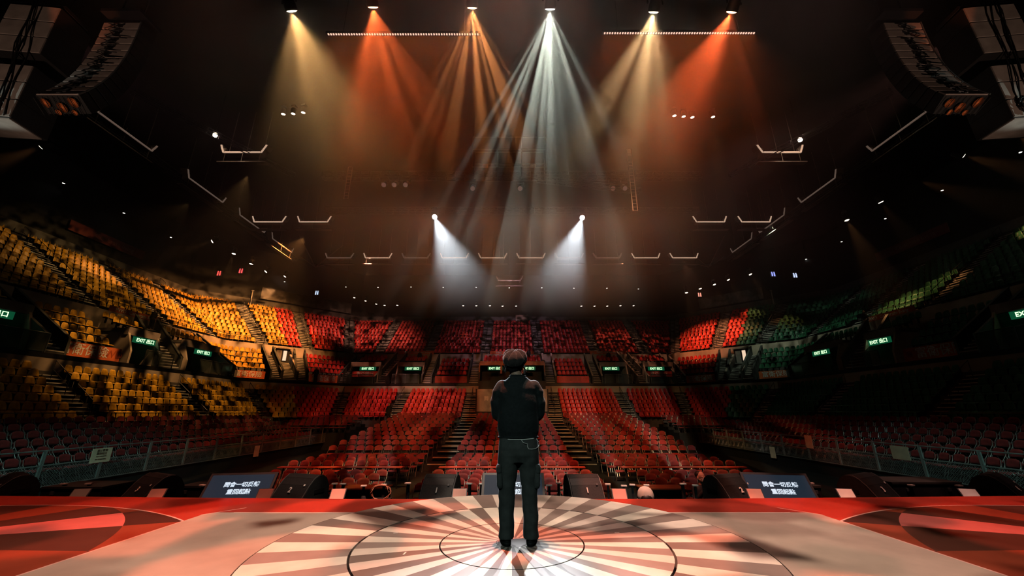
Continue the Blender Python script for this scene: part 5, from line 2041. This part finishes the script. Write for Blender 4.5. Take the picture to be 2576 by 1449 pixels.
def head(mb, c, R, s=1.0):
    """skull, jaw, nose, ears; the face looks along +y of R"""
    c = Vector(c)

    def P(x, y, z):
        return c + R @ (Vector((x, y, z)) * s)
    sphere(mb, P(0, -0.012, 0.035), (0.076 * s, 0.095 * s, 0.088 * s), 12, R)
    sphere(mb, P(0, 0.028, -0.035), (0.060 * s, 0.066 * s, 0.075 * s), 12, R)
    limb(mb, [P(0, 0.088, 0.015), P(0, 0.108, -0.018)], [0.010 * s, 0.014 * s], 8)
    limb(mb, [P(-0.025, 0.083, -0.058), P(0.025, 0.083, -0.058)], [0.009 * s, 0.009 * s], 8)
    for sx in (-1, 1):
        sphere(mb, P(sx * 0.078, -0.002, -0.005), (0.012 * s, 0.022 * s, 0.032 * s), 8, R)
        sphere(mb, P(sx * 0.031, 0.080, 0.022), (0.017 * s, 0.010 * s, 0.010 * s), 8, R)


# ---- the performer, seen from behind, arms folded
PX, PY = 0.062, 4.20
perf = None
RH = Matrix.Rotation(math.radians(-16), 3, 'Z') @ Matrix.Rotation(math.radians(6), 3, 'X') @ Matrix.Rotation(math.radians(5), 3, 'Y')
mb = MB()
HC = (-0.035, 0.012, 1.632)
head(mb, HC, RH, 1.02)
limb(mb, [(0, -0.005, 1.46), (-0.012, 0.0, 1.53), (-0.03, 0.005, 1.60)], [0.066, 0.056, 0.054], 14)
loft(mb, [(0, 0, 0.82, 0.13, 0.09), (0, 0, 1.0, 0.125, 0.085), (0, 0, 1.25, 0.145, 0.09), (0, 0, 1.42, 0.14, 0.075), (0, 0, 1.48, 0.07, 0.06)])
SH, EL, WR = (0.165, -0.005, 1.415), (0.205, 0.045, 1.17), (-0.03, 0.19, 1.215)
for sx in (-1, 1):
    lift = 0.03 if sx > 0 else -0.02
    limb(mb, [(sx * SH[0], SH[1], SH[2]), (sx * EL[0], EL[1], EL[2])], [0.050, 0.040], 12)
    wr = (sx * WR[0], WR[1], WR[2] + lift)
    limb(mb, [(sx * EL[0], EL[1], EL[2]), wr], [0.038, 0.026], 12)
    hand(mb, wr, (-sx, -0.25, 0.05), (0, 0.1, 1), 0.95)
    limb(mb, [(sx * 0.085, 0, 0.85), (sx * 0.10, 0.005, 0.48), (sx * 0.115, -0.01, 0.09)], [0.075, 0.052, 0.038], 12)
    limb(mb, [(sx * 0.115, -0.01, 0.08), (sx * 0.125, 0.13, 0.05)], [0.036, 0.03], 10)
perf = link('person', fuse(mb, 'person', M_SKIN, 0.009, 3), None, (PX, PY, STAGE + 0.004), (0, 0, 0),
            'performer in dark sweatshirt and cargo trousers standing with back to camera', 'person')


def folds(freq, amp, seed, zlo=-9, zhi=9):
    """soft slanting creases between two heights"""
    r = np.random.default_rng(int(seed * 10))
    K = [(r.uniform(-0.9, 0.9) * freq, r.uniform(-0.6, 0.6) * freq, r.uniform(0.25, 0.9) * freq, r.uniform(0, 6.3)) for _ in range(6)]

    def f(co):
        x, y, z = co[:, 0], co[:, 1], co[:, 2]
        a = 0
        for kx, ky, kz, ph in K:
            a = a + np.sin(kx * x + ky * y + kz * z + ph + 1.3 * np.sin(x * 14 + ph) + 0.9 * np.sin(z * 9 + ph))
        w = np.clip((z - zlo) / 0.10, 0, 1) * np.clip((zhi - z) / 0.10, 0, 1)
        return amp * (a / 3.0) * w
    return f


# sweatshirt: loose body gathered at the hem, wide sleeves
mb = MB()
loft(mb, [(0.0, 0.0, 0.925, 0.192, 0.125), (0.0, 0, 0.955, 0.196, 0.13), (0.0, 0, 0.99, 0.208, 0.142), (0.0, -0.004, 1.08, 0.208, 0.145), (0, -0.006, 1.20, 0.200, 0.142),
          (0, -0.01, 1.32, 0.200, 0.138), (0, -0.012, 1.40, 0.196, 0.122), (0, -0.01, 1.455, 0.168, 0.10), (-0.002, -0.006, 1.50, 0.115, 0.082), (-0.004, -0.004, 1.528, 0.082, 0.074)])
for sx in (-1, 1):
    lift = 0.03 if sx > 0 else -0.02
    limb(mb, [(sx * 0.165, -0.01, 1.425), (sx * 0.195, 0.0, 1.36), (sx * 0.213, 0.015, 1.27), (sx * 0.205, 0.045, 1.16), (sx * 0.185, 0.075, 1.135)], [0.066, 0.072, 0.074, 0.072, 0.066], 14)
    limb(mb, [(sx * 0.195, 0.06, 1.145), (sx * 0.10, 0.14, 1.19), (sx * 0.0, 0.175, 1.215 + lift)], [0.066, 0.056, 0.046], 14)
sw = fuse(mb, 'sweatshirt', M_SWEAT, 0.010, 5, lambda co: folds(34, 0.0050, 1.0, 0.96, 1.46)(co) + 0.004 * np.sin(co[:, 0] * 42) * np.clip((1.03 - co[:, 2]) / 0.06, 0, 1) * np.clip((co[:, 2] - 0.955) / 0.03, 0, 1))
link('sweatshirt', sw, perf)
mb = MB()
pts = [(-0.004 + 0.080 * math.cos(a), -0.004 + 0.072 * math.sin(a), 1.531) for a in [2 * PI * k / 24 for k in range(24)]]
mb.tube(pts, 0.009, 6, True)
mb.obj('collar', M_SWEAT, perf, True)
mb = MB()
pts = [(0.193 * math.cos(a), 0.126 * math.sin(a), 0.932) for a in [2 * PI * k / 40 for k in range(40)]]
mb.tube(pts, 0.012, 6, True)
mb.obj('hem_band', M_SWEAT, perf, True)
# trousers
mb = MB()
loft(mb, [(0, 0, 0.955, 0.182, 0.118), (0, -0.004, 0.90, 0.192, 0.132), (0, -0.012, 0.84, 0.198, 0.142), (0, -0.012, 0.77, 0.198, 0.138), (0, -0.004, 0.70, 0.192, 0.118)])
for sx in (-1, 1):
    secs = [(sx * 0.100, -0.008, 0.80, 0.100, 0.128), (sx * 0.103, -0.006, 0.70, 0.102, 0.120), (sx * 0.105, 0.0, 0.62, 0.098, 0.112), (sx * 0.108, 0.003, 0.54, 0.089, 0.102), (sx * 0.110, 0.004, 0.46, 0.080, 0.094), (sx * 0.111, 0.002, 0.38, 0.078, 0.088),
            (sx * 0.112, -0.004, 0.25, 0.072, 0.083), (sx * 0.114, -0.008, 0.14, 0.070, 0.086), (sx * 0.116, -0.008, 0.07, 0.074, 0.094), (sx * 0.117, -0.006, 0.052, 0.073, 0.094)]
    loft(mb, secs, 24, 2.2)
tr = fuse(mb, 'trousers', M_TROU, 0.009, 3, lambda co: folds(60, 0.0055, 2.0, 0.05, 0.42)(co) + folds(46, 0.0050, 5.0, 0.30, 0.75)(co) + folds(40, 0.0050, 7.0, 0.62, 0.96)(co))
link('trousers', tr, perf)
for sx in (-1, 1):
    mb = MB()
    loft(mb, [(sx * 0.170, -0.022, 0.475, 0.026, 0.070), (sx * 0.176, -0.024, 0.50, 0.032, 0.082), (sx * 0.181, -0.024, 0.64, 0.030, 0.084), (sx * 0.178, -0.024, 0.66, 0.024, 0.080)], 20, 4)
    pk = link('cargo_pocket', fuse(mb, 'cargo_pocket', M_TROU, 0.008, 2), perf)
    mb = MB()
    loft(mb, [(sx * 0.186, -0.027, 0.615, 0.028, 0.088), (sx * 0.187, -0.027, 0.665, 0.030, 0.090), (sx * 0.182, -0.026, 0.690, 0.022, 0.086)], 20, 4)
    link('pocket_flap', fuse(mb, 'pocket_flap', M_TROU, 0.008, 1), pk)
    # shoes
    sh = link('shoe', None, perf, (sx * 0.118, 0.0, 0.0), (0, 0, sx * -0.16))
    mb = MB()
    loft(mb, [(0, 0.055, 0.022, 0.046, 0.145), (0, 0.052, 0.05, 0.046, 0.142), (0, 0.035, 0.075, 0.043, 0.118), (0, 0.0, 0.10, 0.040, 0.075), (0, -0.012, 0.125, 0.038, 0.058)], 24, 2.3)
    link('upper', fuse(mb, 'upper', M_SHOE, 0.007, 3), sh)
    mb = MB()
    loft(mb, [(0, 0.055, 0.0, 0.047, 0.148), (0, 0.055, 0.022, 0.050, 0.151), (0, 0.055, 0.030, 0.049, 0.150)], 28, 2.3)
    mb.obj('sole', M_SOLE, sh, True)
    MB().tube([(-0.038, -0.068, 0.088), (-0.015, -0.088, 0.083), (0.015, -0.088, 0.083), (0.038, -0.068, 0.088)], 0.006, 5).obj('heel_strap', mat('grey_strap', (0.4, 0.4, 0.38), 0.4), sh)
# shirt tail under the hem, pack cord and its loop
mb = MB()
pts = [(0.197 * math.sin(a), -0.133 * math.cos(a), 0.915 + 0.012 * (a > 0.3) * (a - 0.3)) for a in np.linspace(-0.55, 0.92, 16)]
mb.tube([Vector(p) for p in pts], 0.0065, 6)
mb.obj('shirt_tail', M_CORD, perf, True)
loop_px = ((0.03, 0.912), (0.045, 0.89), (0.07, 0.882), (0.085, 0.878), (0.088, 0.85), (0.098, 0.832), (0.13, 0.828), (0.17, 0.832), (0.196, 0.845), (0.208, 0.865), (0.202, 0.888), (0.185, 0.905), (0.178, 0.922))
mb = MB()
mb.tube([(x, -math.sqrt(max(0.0004, 0.15 ** 2 * (1 - min(0.97, (x / 0.215) ** 2)))) - 0.012, z) for x, z in loop_px], 0.0042, 6)
mb.obj('pack_cord', M_CORD, perf, True)
# cap: eight gathered panels over a band, button, short brim at the front
mb = MB()
n, vs, fs = 64, [], []
prof = [(0.080, -0.050), (0.102, -0.045), (0.120, -0.020), (0.126, 0.012), (0.120, 0.046), (0.102, 0.074), (0.068, 0.092), (0.026, 0.095), (0.004, 0.091)]
for r, z in prof:
    for k in range(n):
        a = 2 * PI * k / n
        g = 1 + 0.075 * abs(math.cos(4 * a)) * (r > 0.02) - 0.02
        zz = z + (0.018 * abs(math.cos(4 * a)) - 0.010) * (z > 0.05) * (r > 0.01)
        sag = -0.035 * max(0, -math.sin(a)) * (r / 0.126)
        vs.append((r * g * math.cos(a), r * 1.10 * g * math.sin(a), zz + sag))
for i in range(len(prof) - 1):
    for k in range(n):
        k2 = (k + 1) % n
        fs.append((i * n + k, i * n + k2, (i + 1) * n + k2, (i + 1) * n + k))
fs.append(tuple(range(n))[::-1])
fs.append(tuple((len(prof) - 1) * n + k for k in range(n)))
mb.add(vs, fs)
RC = Matrix.Rotation(math.radians(-16), 3, 'Z') @ Matrix.Rotation(math.radians(14), 3, 'X') @ Matrix.Rotation(math.radians(7), 3, 'Y')
cap = link('cap', mb.mesh('cap', M_CAPM, True), perf, (-0.032, -0.010, 1.705), RC.to_euler())
MB().lathe([(0.013, 0.0), (0.013, 0.008), (0.006, 0.013)], 10, (0, 0, 0.082)).obj('cap_button', M_CAPM, cap, True)
for k in range(8):
    a = PI / 8 + k * PI / 4
    pts = []
    for r, z in prof[1:]:
        sag = -0.035 * max(0, -math.sin(a)) * (r / 0.126)
        g = 1 - 0.02
        pts.append((r * g * math.cos(a), r * 1.10 * g * math.sin(a), z + sag - 0.004 * (z > .05)))
    MB().tube(pts, 0.0035, 5).obj('panel_seam', M_CAPM, cap, True)
mb = MB()
bl = [(0.075 * math.cos(a), 0.085 + 0.065 * math.sin(a), -0.052 - 0.010 * math.sin(a)) for a in [PI * k / 12 for k in range(13)]]
mb.add(bl + [(p[0], p[1], p[2] + 0.010) for p in bl], [tuple(range(13))[::-1], tuple(range(13, 26))] + [(k, (k + 1) % 13, 13 + (k + 1) % 13, 13 + k) for k in range(13)])
mb.obj('brim', M_CAPM, cap)
# back of the head below the cap, hair wisps by the ears
mb = MB()
sphere(mb, Vector(HC) + RH @ Vector((0, -0.025, 0.012)), (0.080, 0.086, 0.085), 12, RH)
hair = link('hair', fuse(mb, 'hair', mat('dark_hair', (0.020, 0.018, 0.017), 0.6), 0.008, 2), perf)
mb = MB()
random.seed(5)
for sx, nn in ((1, 26), (-1, 16)):
    for k in range(nn):
        a = random.uniform(-0.02, 0.055)
        b = Vector(HC) + RH @ Vector((sx * 0.080, a, 0.03 + random.uniform(-.02, .02)))
        m = b + RH @ Vector((sx * random.uniform(0.006, 0.03), random.uniform(-0.02, 0.02), -0.035))
        e = m + RH @ Vector((sx * random.uniform(-0.01, 0.02), random.uniform(-0.03, 0.02), -random.uniform(0.03, 0.06)))
        mb.tube([b, m, e], 0.0018, 4)
mb.obj('hair_wisps', M_HAIR, hair, True)
gl = MB()
for sx in (-1, 1):
    gl.tube([Vector(HC) + RH @ Vector((sx * 0.083, -0.028, -0.002)), Vector(HC) + RH @ Vector((sx * 0.086, 0.0, 0.018)), Vector(HC) + RH @ Vector((sx * 0.080, 0.09, 0.018))], 0.003, 5)
for sx in (-1, 1):
    c = Vector(HC) + RH @ Vector((sx * 0.034, 0.105, 0.015))
    gl.tube([c + RH @ Vector((0.026 * math.cos(a), 0, 0.022 * math.sin(a))) for a in [2 * PI * k / 16 for k in range(16)]], 0.0025, 5, True)
gl.obj('spectacles', M_GALV, perf, True)


# ---- other people
def figure(name, label, loc, rz, cloth, arms='down', scale=1.0, hi=False, mask=False, loc_group=None):
    """standing clothed figure facing -y"""
    vox = 0.012 if hi else 0.022
    F = Matrix.Rotation(PI, 3, 'Z')
    mb = MB()
    head(mb, (0, -0.02, 1.60), F, 1.0)
    limb(mb, [(0, 0, 1.44), (0, -0.01, 1.54)], [0.06, 0.054], 12)
    loft(mb, [(0, 0, 0.85, 0.14, 0.09), (0, 0, 1.2, 0.14, 0.09), (0, 0, 1.44, 0.10, 0.07)], 20)
    wr = []
    for sx in (-1, 1):
        if arms == 'camera':
            el, w = (sx * 0.24, -0.08, 1.20), (sx * 0.07 - 0.10, -0.26, 1.42)
            hd = ((0.0 if sx > 0 else 0.3, -0.5, 0.6), (-sx, 0, 0.2))
        else:
            el, w = (sx * 0.24, 0.02, 1.16), (sx * 0.23, -0.06, 0.92)
            hd = ((0, -0.1, -1), (-sx * 0.2, -1, 0))
        wr.append((el, w))
        limb(mb, [(sx * 0.17, 0, 1.40), el, w], [0.045, 0.038, 0.028], 10)
        hand(mb, w, hd[0], hd[1], 1.0)
        limb(mb, [(sx * 0.09, 0, 0.86), (sx * 0.10, -0.01, 0.48), (sx * 0.11, 0.01, 0.10)], [0.07, 0.05, 0.036], 10)
        limb(mb, [(sx * 0.11, 0.01, 0.06), (sx * 0.12, -0.13, 0.035)], [0.04, 0.035], 10)
    o = link('person', fuse(mb, 'person', M_SKIN, vox * 0.8, 2), None, loc, (0, 0, rz), label, 'person', loc_group)
    o.scale = (scale,) * 3
    mb = MB()
    loft(mb, [(0, 0, 0.84, 0.185, 0.125), (0, 0, 1.05, 0.178, 0.12), (0, 0, 1.25, 0.19, 0.125), (0, 0, 1.40, 0.18, 0.10), (0, 0, 1.48, 0.09, 0.075)], 22)
    for sx, (el, w) in zip((-1, 1), wr):
        e2 = Vector(el).lerp(Vector(w), 0.85)
        limb(mb, [(sx * 0.165, 0, 1.40), el, e2], [0.064, 0.056, 0.044], 10)
    link('jacket', fuse(mb, 'jacket', cloth, vox, 3), o)
    mb = MB()
    loft(mb, [(0, 0, 0.92, 0.17, 0.115), (0, 0, 0.82, 0.18, 0.125), (0, 0, 0.74, 0.17, 0.11)], 20)
    for sx in (-1, 1):
        loft(mb, [(sx * 0.095, 0, 0.84, 0.085, 0.11), (sx * 0.10, 0, 0.48, 0.072, 0.08), (sx * 0.11, 0.005, 0.07, 0.065, 0.08)], 18)
    link('trousers', fuse(mb, 'trousers', cloth, vox, 2), o)
    mb = MB()
    sphere(mb, (0, 0.020, 1.658), (0.085, 0.090, 0.074), 10)
    link('hair', fuse(mb, 'hair', mat('dark_hair', (0.020, 0.018, 0.017), 0.6), vox * 0.8, 2), o)
    if mask:
        mb = MB()
        sphere(mb, (0, -0.062, 1.565), (0.064, 0.062, 0.062), 10)
        link('face_mask', fuse(mb, 'face_mask', poster_mat('mottled_mask', (0.06, 0.055, 0.05), (0.62, 0.55, 0.45), 26.0), 0.009, 1), o)
    return o


M_BLKCLO = mat('black_clothes', (0.012, 0.012, 0.013), 0.8)
cm_loc = Vector((3.93, 9.0, 0.0))
figure('person', 'photographer in black with mottled face mask holding a camera behind monitor two', cm_loc, 0.32, M_BLKCLO, 'camera', 1.03, True, True)
root = thing('hand_camera', 'black hand-held camera raised by the masked photographer', 'camera', cm_loc + Matrix.Rotation(0.32, 3, 'Z') @ Vector((-0.10, -0.345, 1.545)), (0.2, 0, 0.32))
MB().box((0, 0, 0), (0.15, 0.07, 0.10)).box((0, 0, 0.062), (0.06, 0.06, 0.03)).obj('camera_body', M_WEDGE, root)
MB().lathe([(0.038, 0.0), (0.040, 0.06), (0.046, 0.10), (0.046, 0.13)], 16, (0, -0.03, 0), Matrix.Rotation(PI / 2, 3, 'X')).obj('camera_lens', M_BLACKM, root, True)
MB().lathe([(0.036, 0.131), (0.01, 0.133)], 14, (0, -0.03, 0), Matrix.Rotation(PI / 2, 3, 'X')).obj('lens_glass', mat('lens_glass', (0.05, 0.06, 0.08), 0.05), root)
MB().box((0.085, 0, -0.005), (0.03, 0.08, 0.12)).obj('grip', M_WEDGE, root)
stf = figure('person', 'tiny dark figure standing before the bright orange banner, left corner', along(0.60, station(0.60, ('l', 0.66)))[0] + Vector((0, 0, ZC + 3.02)), 0.5, M_BLKCLO, 'down', 1.0, False, False, 'staff in the stands')
for lab, p in (('tiny dark figure at the upper tier foot, left of centre', Vector((-11.4, 48.6, ZC + 5.55))), ('tiny dark figure at the upper tier foot, just right of the cap', Vector((2.1, 49.4, ZC + 5.95))),
               ('tiny dark figure at the upper tier foot, right of centre', Vector((11.9, 48.6, ZC + 5.55))), ('tiny dark figure near the yellow upper tier stairs', Vector((-29.0, 30.9, ZC + 6.3))),
               ('tiny dark figure near the green upper tier banner', Vector((29.0, 31.4, ZC + 6.3))), ('tiny dark figure standing by the lower stairs, left of the poster', Vector((-10.8, 36.0, riser_z(36.0))))):
    copy_tree(stf, None, p, (0, 0, 0), lab)

# ------------------------------------------------------------------ stage haze hanging in the hall
def haze_material():
    m = bpy.data.materials.new('stage_haze')
    m.use_nodes = True
    nt = m.node_tree
    nt.nodes.clear()
    V.nt = nt
    out = nt.nodes.new('ShaderNodeOutputMaterial')
    sc = nt.nodes.new('ShaderNodeVolumeScatter')
    sc.inputs['Color'].default_value = (0.95, 0.97, 0.97, 1)
    sc.inputs['Anisotropy'].default_value = 0.45
    geo = nt.nodes.new('ShaderNodeNewGeometry')
    sp = nt.nodes.new('ShaderNodeSeparateXYZ')
    nt.links.new(geo.outputs['Position'], sp.inputs[0])
    z = V(sp.outputs[2])
    y = V(sp.outputs[1])

    def ramp(v, a, b):
        n = nt.nodes.new('ShaderNodeMapRange')
        n.interpolation_type = 'SMOOTHSTEP'
        nt.links.new(v.s, n.inputs[0])
        n.inputs[1].default_value, n.inputs[2].default_value = a, b
        return V(n.outputs[0])
    x = V(sp.outputs[0]).abs()
    hgt = ramp(z, ZC + 6.5, ZC + 12.0)
    near = ramp(y, 21.0, 11.0) * ramp(y, 5.5, 8.3) * ramp(x, 12.5, 8.0)
    low = ramp(z, ZC + 1.0, ZC + 6.0) * ramp(y, 6.0, 10.0)
    beam_haze = ramp(z - y * 0.22, ZC + 0.0, ZC + 2.6) * ramp(y, 31.0, 24.0) * ramp(y, 5.5, 7.5) * ramp(x, 8.0, 4.0) * ramp(z - y * 0.5, ZC + 1.5, ZC + 0.0)  # haze shaped along the follow-spot throw to show those beams
    dens = hgt * near * 0.062 + beam_haze * 0.028 + low * 0.0013
    nt.links.new(dens.s, sc.inputs['Density'])
    nt.links.new(sc.outputs[0], out.inputs['Volume'])
    return m


mb = MB().box((0, 27, 12.5), (78, 60, 21.5))
hz = mb.obj('haze', haze_material(), None, label='thin stage haze hanging under the roof and catching the beams', cat='haze', kind='stuff')
bpy.data.scenes.remove(BENCH)
